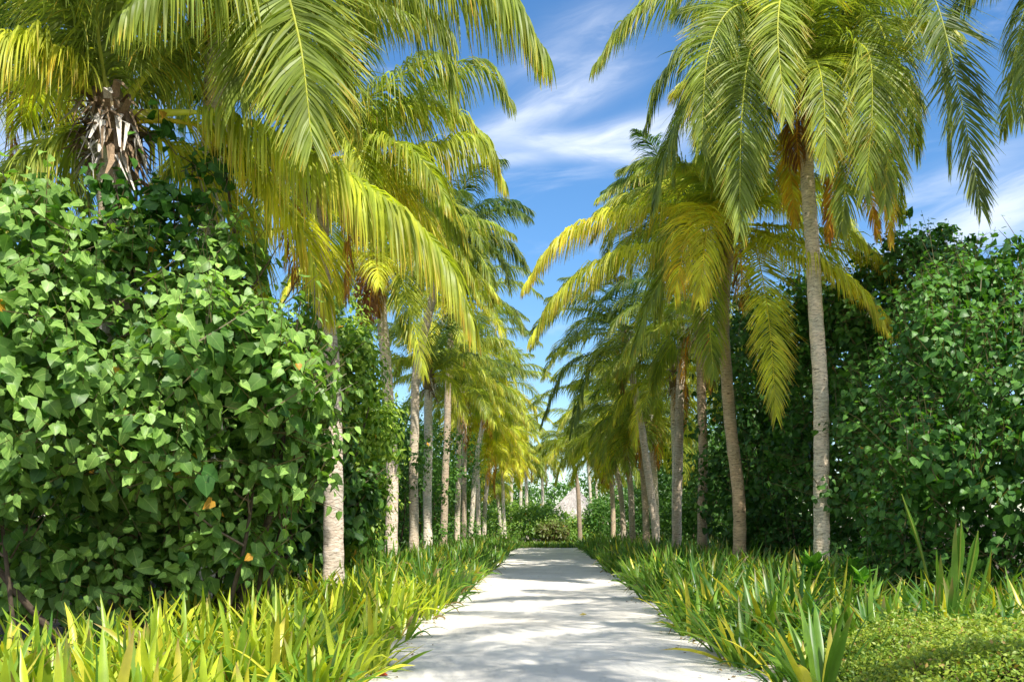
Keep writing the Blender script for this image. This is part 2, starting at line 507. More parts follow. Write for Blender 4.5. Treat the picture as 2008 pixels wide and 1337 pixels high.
def palm(label, base, top_pts, r0, r1, manual=(), auto=14, flen=4.6, age=.42, age_sd=.14, nl=60, ns=3, seed=1, lmax=.9,
         width=.045, tcol=(1, 1, 1), dead=2, fruit=False, skirt=.0, group=None, emin=-55, emax=78, gravr=(.25, .75), azc=None, azs=None, deadlen=2.2, fibre=1.0, step=.06, orange=0, stub=.06):
    global rng
    rng = np.random.default_rng(seed * 7919 + 13)
    r = random.Random(seed * 31 + 5)
    base = np.array([base[0], base[1], 0.0])
    root = empty('coconut_palm', base)
    tag(root, label, 'palm tree', group or 'coconut palms lining the path')
    pts = [base] + [np.array(p, float) for p in top_pts]
    tr, path = trunk_obj(root, base, pts, r0, r1, tcol, step=step)
    top = pts[-1]
    # fibrous sheath at the crown
    mb = MB()
    k = int(75 * fibre)
    ax = norm(path[-1] - path[-6])
    for i_ in range(k):
        a = r.random() * 6.283; z0 = r.uniform(-.55, .35)
        rr = r1 * r.uniform(1.0, 1.5)
        p0 = top + ax * z0 + np.array([math.cos(a), math.sin(a), 0]) * rr * .8
        dv = np.array([math.cos(a), math.sin(a), r.uniform(-1.6, .9)]) * r.uniform(.15, .45)
        p1 = p0 + dv * .55 + np.array([r.gauss(0, .04), r.gauss(0, .04), .06]); p2 = p0 + dv + np.array([r.gauss(0, .07), r.gauss(0, .07), -.18])
        wv = norm(np.cross(dv, ax)) * r.uniform(.015, .06)
        c = (np.array([.30, .21, .13]) if r.random() < .6 else np.array([.66, .60, .52])) * r.uniform(.7, 1.3)
        mb.add([p0 - wv, p0 + wv, p1 - wv * .9, p1 + wv * .9, p2 - wv * .2, p2 + wv * .3], c, [(0, 1, 3, 2), (2, 3, 5, 4)])
    tube(mb, [top - ax * .45, top - ax * .1, top + ax * .25, top + ax * .6], [r1 * 1.05, r1 * 1.45, r1 * 1.2, r1 * .35], (.25, .19, .10), 12)
    mb.obj('fibre_sheath', M_fibre, root, base)
    # fronds placed to follow the photograph
    for f in manual:
        Yc = top[1]
        p = [top + ax * .15]
        for (px, py, dy) in f['p']: p.append(P(px, py, Yc + dy))
        mb = MB()
        frond_mesh(mb, np.array(p), f.get('age', age), f.get('grav', .5), f.get('nl', nl), f.get('ns', max(ns, 4)), f.get('lmax', lmax), f.get('w', width),
                   f.get('pet', .14), up=f.get('up'), bare=f.get('bare', 0), stub=stub, latv=f.get('lat'))
        mb.obj('frond', M_frond, root, base)
    # the rest of the crown in the spiral a palm grows in
    for i_ in range(auto):
        t = (i_ + .5) / auto
        azf = (i_ * 2.39996 + seed * 1.3) % 6.283
        if azc is not None: azf = azc + (r.random() - .5) * 2 * azs
        e0 = math.radians(emax + (emin + 35 - emax) * t + r.uniform(-8, 8))
        ln = flen * r.uniform(.82, 1.08) * (1 - .15 * t)
        dh = np.array([math.cos(azf), math.sin(azf), 0]); sw = np.array([-math.sin(azf), math.cos(azf), 0]) * r.uniform(-.12, .12)
        p = [top + ax * .15]; e = e0; cur = p[0].copy(); nseg = 5
        bend = math.radians(r.uniform(62, 100) * (1.0 - .25 * t) + 10)
        for k_ in range(nseg):
            e_ = e0 - bend * ((k_ + .6) / nseg) ** 1.35
            cur = cur + (dh * math.cos(e_) + np.array([0, 0, math.sin(e_)]) + sw * k_ * .5) * ln / nseg
            p.append(cur.copy())
        ag = np.clip(age + (t - .45) * .38 + r.gauss(0, age_sd * .6), .04, .68)
        mb = MB()
        frond_mesh(mb, np.array(p), ag, gravr[0] + (gravr[1] - gravr[0]) * r.random(), nl, ns, lmax, width, .13, stub=stub)
        mb.obj('frond', M_frond, root, base)
    for i_ in range(dead):
        a = r.random() * 6.283
        if orange and i_ < orange: a = -1.57 + r.uniform(-1, 1)
        dh = np.array([math.cos(a), math.sin(a), 0])
        p = [top, top + dh * .35 + np.array([0, 0, -.05]), top + dh * .55 + np.array([0, 0, -deadlen * .5]), top + dh * .5 + np.array([0, 0, -deadlen * r.uniform(.8, 1.1)])]
        mb = MB()
        frond_mesh(mb, np.array(p), .9 if i_ < orange else r.uniform(.93, 1), .9, max(20, nl // 2), 3, lmax * .7, width, .12, bare=.25)
        mb.obj('dead_frond', M_frond, root, base)
    if fruit:
        for c_ in range(3):
            a = r.random() * 6.283; dh = np.array([math.cos(a), math.sin(a), 0])
            p = bezier([top - ax * .05, top + dh * .45 + np.array([0, 0, .15]), top + dh * .75 + np.array([0, 0, -.35])], 10)
            mb = MB(); tube(mb, p, np.linspace(.03, .012, 10), (.55, .36, .06), 5)
            for q_ in range(26):
                o_ = p[r.randint(4, 9)]
                e_ = o_ + np.array([r.uniform(-.22, .22), r.uniform(-.22, .22), r.uniform(-.55, -.1)])
                tube(mb, bezier([o_, (o_ + e_) / 2 + np.array([0, 0, .06]), e_], 5), np.linspace(.008, .004, 5), (.62, .36, .06), 4)
            st = mb.obj('fruit_stalk', M_fruit, root, base)
            for q_ in range(5):
                c0 = p[-1] + np.array([r.uniform(-.18, .18), r.uniform(-.18, .18), r.uniform(-.35, -.05)])
                rad = r.uniform(.07, .10)
                zz = np.linspace(-1, 1, 7)
                mb = MB(); tube(mb, [c0 + np.array([0, 0, z_ * rad * 1.25]) for z_ in zz], [rad * math.sqrt(max(.01, 1 - z_ * z_)) for z_ in zz], (.42, .40, .06), 9)
                mb.obj('coconut', M_fruit, root, base, smooth=True)
    return root, top


NEAR = dict(nl=140, ns=5, lmax=1.15, width=.040, step=.04)
# --- left: the large leaning crown inside the broadleaf bush
palm('stout coconut palm with grey fibrous sheath rising from the big-leaved bush', (-5.75, 13.2), [P(243, 1000, 13.1), P(232, 600, 13), P(222, 250, 13)], .27, .20,
     manual=[
        dict(p=[(120, 120, -.4), (20, 80, -.9), (-110, 200, -1.2)], age=.60, grav=.75, nl=159, lmax=1.15),
        dict(p=[(430, 225, -.3), (600, 300, -.7), (740, 385, -1.0), (860, 490, -1.2), (925, 625, -1.3)], age=.56, grav=.95, nl=217, lmax=1.25, w=.045, pet=.2),
        dict(p=[(400, 250, .2), (500, 330, .1), (590, 450, -.1), (640, 600, -.2)], age=.69, grav=.42, nl=145, lmax=1.1, pet=.2),
        dict(p=[(150, 270, .1), (50, 320, -.4), (-30, 470, -.8)], age=.50, grav=.6),
        dict(p=[(235, 60, -.1), (330, -110, -.6), (460, -120, -1.4)], age=.45, grav=.8, lmax=1.25),
        dict(p=[(170, 60, .2), (110, -90, .6), (0, -160, 1.0)], age=.45, grav=.6),
        dict(p=[(300, 150, .5), (420, 60, 1.0), (560, 70, 1.6)], age=.40, grav=.7),
        dict(p=[(195, 90, -.3), (185, -60, -.8), (150, -170, -1.6)], age=.40, grav=.6),
        dict(p=[(360, 300, .6), (470, 420, 1.0), (520, 600, 1.2)], age=.62, grav=.5),
        dict(p=[(100, 300, 1.0), (0, 420, 1.4), (-60, 640, 1.6)], age=.55, grav=.5)],
     auto=3, flen=4.6, age=.45, seed=3, dead=0, skirt=1, fibre=3.0, stub=.12, emin=0, tcol=(.9, .85, .8), **NEAR)

palm('coconut palm filling the top edge above the left bush, frond tip over the sky', (-5.3, 15.2), [(-5.2, 15.0, 5), P(425, 60, 13.4), P(430, -180, 13)], .2, .14,
     manual=[
        dict(p=[(560, -190, -.4), (760, -130, -.8), (960, -40, -1.0), (1065, 95, -1.1)], age=.42, grav=1.05, nl=188, lmax=1.35, w=.045),
        dict(p=[(530, -90, -1.0), (585, 70, -1.5), (612, 280, -1.7)], lat=(1, .15, 0), age=.45, grav=.12, nl=159, lmax=1.15, w=.042, pet=.2),
        dict(p=[(430, -110, -1.2), (360, -60, -2.4), (250, 20, -3.0)], age=.38, grav=.9, lmax=1.3, w=.052),
        dict(p=[(560, -130, .7), (740, -60, 1.0), (880, 60, 1.0)], age=.33, grav=.8, lmax=1.2),
        dict(p=[(520, -60, .6), (640, 60, .9), (700, 240, 1.0)], age=.5, grav=.5, lmax=1.1),
        dict(p=[(470, -80, -.6), (500, 40, -1.2), (470, 190, -1.4)], age=.42, grav=.2, lmax=1.15)],
     auto=5, flen=4.4, age=.38, seed=4, emin=0, dead=1, **NEAR)

palm('coconut palm behind the left bush, only its upper trunk showing at the top edge', (-7.7, 17.2), [(-7.7, 17.1, 6), P(216, 0, 17), P(214, -160, 17)], .19, .14,
     auto=12, flen=4.4, age=.30, seed=5, nl=80, ns=4, lmax=1.0, dead=1, emin=-60)
palm('blue-green coconut palm at the left edge, behind all the others', (-11.3, 19.5), [(-11.2, 19.4, 5), P(-40, 120, 19)], .19, .14,
     auto=20, flen=4.6, age=.16, age_sd=.08, seed=6, nl=101, ns=4, lmax=1.0, dead=1, emin=-60)

palm('nearest clear-standing palm trunk left of the path, leaf shadows on its bark', (-4.05, 18.4), [P(655, 1000, 18.4), P(646, 700, 18.4), P(632, 560, 18.4), P(625, 330, 18.2)], .20, .145,
     manual=[
        dict(p=[(665, 245, -.5), (740, 180, -.9), (855, 112, -1.0), (890, 190, -1.0)], age=.44, grav=.8, lmax=1.1),
        dict(p=[(720, 260, .3), (820, 190, .5), (935, 128, .7), (1000, 195, .8)], age=.40, grav=.7, lmax=1.1),
        dict(p=[(700, 340, -.2), (820, 300, -.4), (935, 275, -.5), (985, 350, -.5)], age=.55, grav=1.1, lmax=1.05, nl=159),
        dict(p=[(590, 230, 0), (540, 160, .3), (450, 150, .8)], age=.45, grav=.5),
        dict(p=[(650, 270, -.8), (700, 300, -1.3), (735, 430, -1.6)], age=.55, grav=.5),
        dict(p=[(600, 300, -.6), (540, 330, -1.3), (500, 480, -1.6)], age=.5, grav=.5)],
     auto=13, flen=4.2, age=.42, seed=7, nl=121, ns=4, lmax=1.0, width=.04, dead=2, emin=-45, tcol=(.95, .9, .92), step=.045)

palm('second coconut palm on the left, brown dead fronds hanging under its crown', (-4.80, 30), [P(768, 900, 30), P(755, 700, 30), P(742, 515, 30)], .20, .15,
     manual=[dict(p=[(770, 500, -.8), (800, 590, -1.4), (832, 735, -1.6)], age=.58, grav=.3, lmax=1.0),
             dict(p=[(725, 500, -.4), (714, 560, -.8), (712, 650, -.9)], age=.97, grav=.9, lmax=.7, nl=101, bare=.2),
             dict(p=[(740, 520, -.8), (728, 570, -1.1), (722, 640, -1.1)], age=.99, grav=.9, lmax=.7, nl=87, bare=.2),
             dict(p=[(830, 470, -.3), (900, 490, -.5), (940, 590, -.6)], age=.55, grav=.8)],
     auto=17, flen=4.6, age=.42, seed=8, nl=92, ns=4, dead=3, tcol=(1.05, 1, 1), emin=-45)
palm('tall curving coconut palm on the left with a dark green crown above its neighbours', (-4.65, 34), [P(812, 880, 34), P(822, 700, 34), P(880, 470, 34)], .17, .13,
     auto=22, flen=3.7, age=.24, age_sd=.1, seed=9, nl=87, ns=4, dead=2, emin=-60, tcol=(.9, .85, .8))
palm('coconut palm on the left with a straight pale silver trunk and low bright crown', (-4.66, 38), [P(839, 900, 38), P(841, 745, 38)], .175, .165,
     manual=[dict(p=[(880, 745, -.5), (915, 820, -.8)], age=.6, grav=.5), dict(p=[(810, 700, -.8), (770, 740, -1.2), (760, 800, -1.2)], age=.5, grav=.5),
             dict(p=[(880, 690, 0), (940, 720, 0), (975, 800, 0)], age=.55, grav=.6)],
     auto=14, flen=3.7, age=.42, seed=10, nl=78, ns=3, dead=0, tcol=(1.2, 1.22, 1.27), emin=-10, width=.042)
LEFTS = [
    ('coconut palm on the left with a dark brown trunk just right of the silver one', -4.62, 44, 868, 886, 600, .3, .40, 4.0, (.75, .68, .62), .17),
    ('thin coconut palm on the left, pale lower trunk, crown of drooping olive fronds', -4.60, 50, 896, 902, 775, .2, .34, 3.7, (1.1, 1.05, 1), .15),
    ('coconut palm on the left with a blotched dark upper trunk and lighter base', -4.55, 54, 909, 912, 690, .3, .42, 3.9, (.8, .75, .7), .15),
    ('coconut palm on the left with a bent trunk leaning towards the path', -4.55, 58, 922, 958, 770, .5, .46, 3.7, (1.1, 1.1, 1.1), .15),
    ('slim coconut palm on the left with lime crown, pale trunk beside the forked pair', -4.3, 62, 939, 935, 830, .2, .62, 3.3, (1.25, 1.2, 1.2), .14),
    ('coconut palm on the left carrying one hanging orange frond and golden crown', -4.1, 66, 948, 966, 868, .6, .68, 3.2, (1.2, 1.15, 1.15), .15),
    ('last coconut palm on the left, slender trunk where the path ends, golden fronds', -3.25, 72, 990, 984, 905, .1, .66, 2.9, (1.15,1.15,1.15), .13),
]
for k, (lab, bx, Y, px0, px1, cy, bow, ag, fl, tc_, r_) in enumerate(LEFTS):
    mid = P(px0 + (px1 - px0) * (.30 if bow > .4 else .5), (1060 + cy) / 2, Y)
    palm(lab, (P(px0, 1060, Y)[0], Y), [mid, P(px1, cy, Y)], r_, r_ * .82, auto=26, flen=fl * 1.2, age=min(ag, .56), age_sd=.12, seed=20 + k, nl=66, ns=3, gravr=(.28, .75), lmax=1.0,
         width=.052, dead=2, tcol=tc_, emin=-50, step=.09, orange=(2 if 'orange' in lab else 0), deadlen=2.6)

# --- right
palm('tallest coconut palm at right, slim ringed trunk and huge hanging crown with orange dead fronds', (P(1608, 1090, 23.7)[0], 23.7),
     [P(1611, 1000, 23.7), P(1609, 780, 23.7), P(1597, 560, 23.7), P(1584, 350, 23.7), P(1583, 180, 23.7)], .20, .155,
     manual=[
        dict(p=[(1520, 20, -.6), (1400, -40, -1.2), (1260, 10, -1.5), (1168, 125, -1.6)], age=.45, grav=.55, lmax=1.25, nl=174),
        dict(p=[(1500, 60, .5), (1380, 70, .8), (1300, 150, .9), (1268, 245, 1.0)], age=.25, grav=.6, lmax=1.15),
        dict(p=[(1500, 90, -.4), (1400, 150, -.9), (1320, 260, -1.2), (1283, 400, -1.3)], age=.36, grav=.4, lmax=1.2, nl=159),
        dict(p=[(1545, 60, -1.2), (1480, 80, -2.2), (1455, 220, -2.8), (1450, 455, -3.0)], lat=(1, .15, 0), age=.42, grav=.15, lmax=1.15, nl=174),
        dict(p=[(1550, 60, -.8), (1450, 10, -1.8), (1390, 100, -2.4), (1375, 290, -2.6)], lat=(1, .15, 0), age=.44, grav=.2, lmax=1.15, nl=159),
        dict(p=[(1565, 40, -1.4), (1540, -30, -2.8), (1525, 60, -3.6), (1540, 230, -3.9)], lat=(1, .15, 0), age=.5, grav=.1, lmax=1.05, nl=159),
        dict(p=[(1680, 40, -.8), (1730, 60, -1.6), (1745, 190, -2.2), (1735, 400, -2.4)], lat=(1, .15, 0), age=.48, grav=.2, lmax=1.2, nl=174),
        dict(p=[(1720, -40, -1.4), (1815, -30, -2.4), (1870, 130, -3.0), (1925, 410, -3.2)], lat=(1, .15, 0), age=.27, grav=.10, lmax=1.25, nl=188, w=.045),
        dict(p=[(1680, 0, -.4), (1790, 0, -.9), (1850, 130, -1.1), (1860, 330, -1.2)], age=.42, grav=.35, lmax=1.15),
        dict(p=[(1630, 100, -.9), (1660, 150, -1.6), (1665, 280, -2.0), (1650, 450, -2.0)], lat=(1, .15, 0), age=.44, grav=.3, lmax=1.1),
        dict(p=[(1660, 130, .4), (1720, 200, .5), (1755, 330, .5), (1765, 420, .5)], age=.50, grav=.5),
        dict(p=[(1640, 190, -.4), (1690, 250, -.6), (1735, 360, -1.6), (1748, 480, -1.7)], age=.79, grav=.25, lmax=.55, lat=(1, .15, 0), nl=130),
        dict(p=[(1620, 200, .2), (1680, 270, .3), (1705, 380, -1.0), (1722, 465, -1.1)], age=.84, grav=.22, lmax=.65, lat=(1, .15, 0), nl=116),
        dict(p=[(1560, 210, .2), (1548, 300, .3), (1560, 440, .3)], age=.78, grav=.22, lmax=.62, lat=(1, .15, 0), nl=116),
        dict(p=[(1610, 210, .6), (1640, 300, .8), (1625, 470, .8)], age=.88, grav=.25, lmax=.62, lat=(1, .15, 0), nl=116),
        dict(p=[(1520, 150, .8), (1440, 220, 1.2), (1400, 360, 1.3)], age=.4, grav=.4, lmax=1.1),
        dict(p=[(1535, 150, -.2), (1500, 220, -.5), (1495, 330, -.6)], age=.5, grav=.3, lmax=1.0),
        dict(p=[(1500, 100, -1.2), (1430, 120, -1.8), (1398, 220, -2.1), (1393, 340, -2.1)], age=.38, grav=.25, lmax=1.25, lat=(1, .15, 0)),
        dict(p=[(1480, 120, .2), (1380, 140, .2), (1335, 220, .2), (1322, 340, .2)], age=.33, grav=.4, lmax=1.2),
        dict(p=[(1640, 90, -1.4), (1700, 100, -2.2), (1710, 220, -2.5), (1695, 380, -2.5)], age=.45, grav=.22, lmax=1.25, lat=(1, .15, 0)),
        dict(p=[(1720, 90, .2), (1780, 160, .2), (1800, 300, .2)], age=.4, grav=.5, lmax=1.2),
        dict(p=[(1600, 120, -2.0), (1615, 190, -2.6), (1620, 330, -2.7)], age=.5, grav=.2, lmax=1.0, lat=(1, .15, 0))],
     auto=12, flen=4.6, age=.40, seed=40, emin=0, dead=1, tcol=(1.2, 1.14, 1.05), **NEAR)

palm('coconut palm off the upper right corner, only dark frond ends hanging into view', (14.2, 21.5), [(13.6, 21, 7), P(2190, -60, 20)], .2, .15,
     manual=[dict(p=[(2080, -60, -.5), (2010, 20, -.8), (1985, 160, -1)], age=.28, grav=.5), dict(p=[(2100, -40, -1.5), (2030, 60, -2), (2000, 240, -2.2)], age=.3, grav=.5)],
     auto=14, flen=4.6, age=.3, seed=41, nl=101, ns=4, dead=1)

palm('right-hand coconut palm with a curved brown trunk and arching golden fronds', (P(1452, 1080, 27)[0], 27),
     [P(1448, 980, 27), P(1430, 800, 27), P(1419, 640, 27), P(1432, 450, 27)], .185, .15,
     manual=[
        dict(p=[(1340, 410, -.3), (1210, 415, -.6), (1100, 465, -.8), (1028, 560, -.9)], age=.69, grav=.85, lmax=1.15, nl=188),
        dict(p=[(1340, 470, -.9), (1200, 500, -1.5), (1100, 570, -1.8), (1042, 660, -1.9)], age=.62, grav=.85, lmax=1.2, nl=188),
        dict(p=[(1405, 405, -1.0), (1360, 425, -2.4), (1322, 575, -3.0)], age=.74, grav=.35, lmax=1.2, lat=(1, .15, 0)),
        dict(p=[(1420, 410, -1.4), (1390, 440, -2.8), (1370, 590, -3.2)], age=.70, grav=.25, lmax=1.1, lat=(1, .15, 0)),
        dict(p=[(1460, 440, -1.0), (1490, 520, -1.8), (1510, 650, -2.6), (1522, 815, -2.9)], lat=(1, .15, 0), age=.67, grav=.12, lmax=1.0, nl=159, w=.042),
        dict(p=[(1540, 445, -1.2), (1660, 460, -2.0), (1745, 530, -2.4), (1802, 630, -2.6)], age=.66, grav=.7, lmax=1.05, nl=159),
        dict(p=[(1530, 490, -2.0), (1630, 530, -3.0), (1710, 590, -3.4), (1775, 670, -3.6)], age=.67, grav=.6, lmax=1.0, nl=159),
        dict(p=[(1520, 390, .4), (1620, 400, .7), (1700, 480, .8)], age=.55, grav=.6),
        dict(p=[(1520, 470, -2.0), (1600, 500, -3.2), (1680, 560, -3.8), (1740, 650, -4.0)], age=.64, grav=.45, lmax=1.1),
        dict(p=[(1550, 470, -1.0), (1680, 500, -1.6), (1760, 560, -1.8), (1800, 640, -1.9)], age=.66, grav=.5, lmax=1.1),
        dict(p=[(1380, 480, -1.4), (1290, 560, -2.0), (1240, 690, -2.2)], age=.40, grav=.5, lmax=1.1),
        dict(p=[(1340, 440, .6), (1240, 470, 1.0), (1150, 570, 1.1)], age=.48, grav=.7, lmax=1.1),
        dict(p=[(1400, 500, -.6), (1390, 600, -.9), (1400, 740, -1.0)], age=.5, grav=.3),
        dict(p=[(1350, 420, -.8), (1310, 480, -1.5), (1290, 620, -1.7)], age=.5, grav=.4)],
     auto=14, flen=4.6, age=.46, seed=42, nl=121, ns=4, emin=0, dead=2, tcol=(.82, .68, .52), width=.042, lmax=1.0)

palm('tall dark green coconut palm standing behind and above the golden right-hand one', (4.9, 36.5), [P(1330, 900, 36), P(1335, 650, 36), P(1322, 425, 36)], .18, .14,
     manual=[dict(p=[(1270, 350, -.8), (1215, 365, -1.1), (1172, 390, -1.2)], age=.5, grav=.6), dict(p=[(1260, 380, -.2), (1200, 410, -.3), (1160, 470, -.4)], age=.12, grav=.5)],
     auto=26, flen=4.0, age=.13, age_sd=.08, seed=43, nl=92, ns=3, dead=1, emin=-60, tcol=(.8, .75, .7))
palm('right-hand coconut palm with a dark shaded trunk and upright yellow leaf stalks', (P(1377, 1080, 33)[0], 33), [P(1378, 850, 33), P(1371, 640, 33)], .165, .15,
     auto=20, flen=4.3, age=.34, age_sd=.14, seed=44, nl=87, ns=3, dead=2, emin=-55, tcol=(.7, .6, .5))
palm('coconut palm on the right with a pale mottled trunk half hidden by hanging olive fronds', (P(1327, 1060, 38)[0], 38), [P(1326, 920, 38), P(1322, 740, 38)], .18, .16,
     auto=20, flen=4.0, age=.44, age_sd=.14, seed=45, nl=78, ns=3, dead=2, emin=-60, tcol=(1.15, 1.15, 1.15))
RIGHTS = [
    ('dark-crowned coconut palm on the right, arching green fronds reaching over the path', 41, 1290, 1228, 660, .26, 4.9, (.95, .9, .85), .17, 22),
    ('right coconut palm of the close pair, paler trunk leaning left', 44, 1287, 1274, 825, .34, 4.4, (1.2, 1.18, 1.15), .165, 20),
    ('left coconut palm of the close pair, browner trunk', 46.5, 1268, 1250, 840, .42, 4.4, (.85, .75, .65), .165, 20),
    ('coconut palm on the right with broad drooping fronds and one bright yellow frond', 50, 1242, 1216, 790, .42, 4.9, (.8, .75, .7), .16, 22),
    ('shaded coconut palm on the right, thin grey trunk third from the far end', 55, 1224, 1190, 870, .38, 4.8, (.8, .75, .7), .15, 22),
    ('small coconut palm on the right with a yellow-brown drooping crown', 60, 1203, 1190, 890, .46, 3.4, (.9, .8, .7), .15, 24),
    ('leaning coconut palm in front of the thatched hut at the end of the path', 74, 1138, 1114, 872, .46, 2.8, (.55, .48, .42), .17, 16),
]
for k, (lab, Y, px0, px1, cy, ag, fl, tc_, r_, na) in enumerate(RIGHTS):
    man = []
    if 'bright yellow' in lab: man = [dict(p=[(1200, 690, -1.5), (1215, 770, -2.4), (1224, 868, -2.6)], age=.70, grav=.2, lmax=1.1, w=.055)]
    if 'dark-crowned' in lab: man = [dict(p=[(1160, 590, -.6), (1095, 600, -.9), (1042, 680, -1)], age=.3, grav=.8), dict(p=[(1170, 690, -.8), (1110, 720, -1.2), (1062, 830, -1.3)], age=.24, grav=.7),
                                     dict(p=[(1190, 700, -1.2), (1150, 740, -1.6), (1120, 850, -1.8)], age=.2, grav=.5)]
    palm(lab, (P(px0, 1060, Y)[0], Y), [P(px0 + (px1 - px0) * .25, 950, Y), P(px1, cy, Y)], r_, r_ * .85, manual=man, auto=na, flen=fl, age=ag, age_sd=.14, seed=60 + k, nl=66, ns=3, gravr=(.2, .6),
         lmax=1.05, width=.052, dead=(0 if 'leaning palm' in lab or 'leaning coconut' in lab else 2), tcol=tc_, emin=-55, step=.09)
# the same row carried on beside the camera (they throw the shade over the sand)
for k, (lab, x_, y_, h_, na) in enumerate([('coconut palm beside the low hedge, outside the picture to the right', 7.0, 12.6, 13.2, 8), ('coconut palm nearest the camera on the right, out of view', 5.3, 3.0, 13.0, 11),
                                      ('out-of-view coconut palm between two others on the right', 6.6, 7.4, 13.4, 5)]):
    palm(lab, (x_, y_), [(x_ + .1, y_, 6), (x_ - .2, y_ - .1, h_)], .19, .15, auto=na, flen=4.2, age=.4, seed=120 + k, nl=90, ns=3, emin=-25, lmax=1.0, width=.04, dead=0)
# beyond the end of the path
FARP = [
    ('far coconut palm at the end of the path, dark crown left of the sky gap', 84, 1035, 1030, 905, .30, 3.4),
    ('far coconut palm beyond the left row with a lime crown', 80, 1000, 1005, 850, .5, 3.4),
    ('distant coconut palm just right of the sky gap, drooping brown-green crown', 95, 1165, 1150, 850, .45, 3.6),
    ('far coconut palm with a low rounded crown left of the hut', 92, 1066, 1062, 905, .4, 3.2),
    ('distant coconut palm among the thicket right of the hut', 96, 1215, 1205, 860, .4, 4.2),
    ('distant lime coconut palm behind the last left trunks', 90, 1020, 1022, 820, .5, 4.0),
    ('distant coconut palm behind the hut roof', 112, 1175, 1165, 880, .35, 3.8),
    ('far thin coconut palm leaning right behind the left row', 78, 985, 964, 955, .45, 2.4),
]
for k, (lab, Y, px0, px1, cy, ag, fl) in enumerate(FARP):
    palm(lab, (P(px0, 1060, Y)[0], Y), [P((px0 + px1) / 2, 970, Y), P(px1, cy, Y)], .15, .13, auto=18, flen=fl, age=ag, age_sd=.14, seed=80 + k, nl=49, ns=3,
         lmax=.9, width=.065, dead=1, emin=-60, step=.15, group='far coconut palms beyond the path end')

# ------------------------------------------------------------------ leafy shrubs
HEART = np.array([[0, 0, 0], [0, .30, 0], [0, .68, 0], [0, 1.08, 0],
                  [-.22, -.10, 0], [-.52, .22, 0], [-.34, .70, 0],
                  [.22, -.10, 0], [.52, .22, 0], [.34, .70, 0]], float)
H_T = [(0, 1, 4), (4, 1, 5), (0, 7, 1), (7, 8, 1), (2, 3, 6), (2, 9, 3)]
H_Q = [(1, 2, 6, 5), (1, 8, 9, 2)]
OVAL = np.array([[0, 0, 0], [0, 1, 0], [-.28, .5, 0], [.28, .5, 0], [0, .5, 0]], float)
O_T = [(0, 4, 2), (0, 3, 4), (4, 1, 2), (4, 3, 1)]


def leaves(mb, pos, nrm, fwd, size, col, shape='heart', fold=.22, droop=.25):
    """one leaf blade per position"""
    tpl, tq, tt = (HEART, H_Q, H_T) if shape == 'heart' else (OVAL, [], O_T)
    n = len(pos); nrm = norm(nrm)
    fwd = norm(fwd - (fwd * nrm).sum(1, keepdims=True) * nrm); rt = np.cross(fwd, nrm)
    t = np.repeat(tpl[None], n, 0).copy()
    fo = (fold + rng.normal(0, .14, n))[:, None]; dr = (droop + rng.normal(0, .14, n))[:, None]
    t[..., 2] = np.abs(t[..., 0]) * fo - dr * t[..., 1] ** 2 + rng.normal(0, .035, t.shape[:2])
    t[..., :2] += rng.normal(0, .02, t[..., :2].shape)
    t *= np.asarray(size)[:, None, None]
    V = pos[:, None] + t[..., 0:1] * rt[:, None] + t[..., 1:2] * fwd[:, None] + t[..., 2:3] * nrm[:, None]
    m = len(tpl)
    off = (np.arange(n) * m)[:, None, None]
    q = (off + np.array(tq, int)[None]).reshape(-1, 4) if tq else None
    tr = (off + np.array(tt, int)[None]).reshape(-1, 3)
    mb.add(V, np.repeat(col, m, 0), q, tr, uv=np.repeat(tpl[None, :, :2], n, 0))


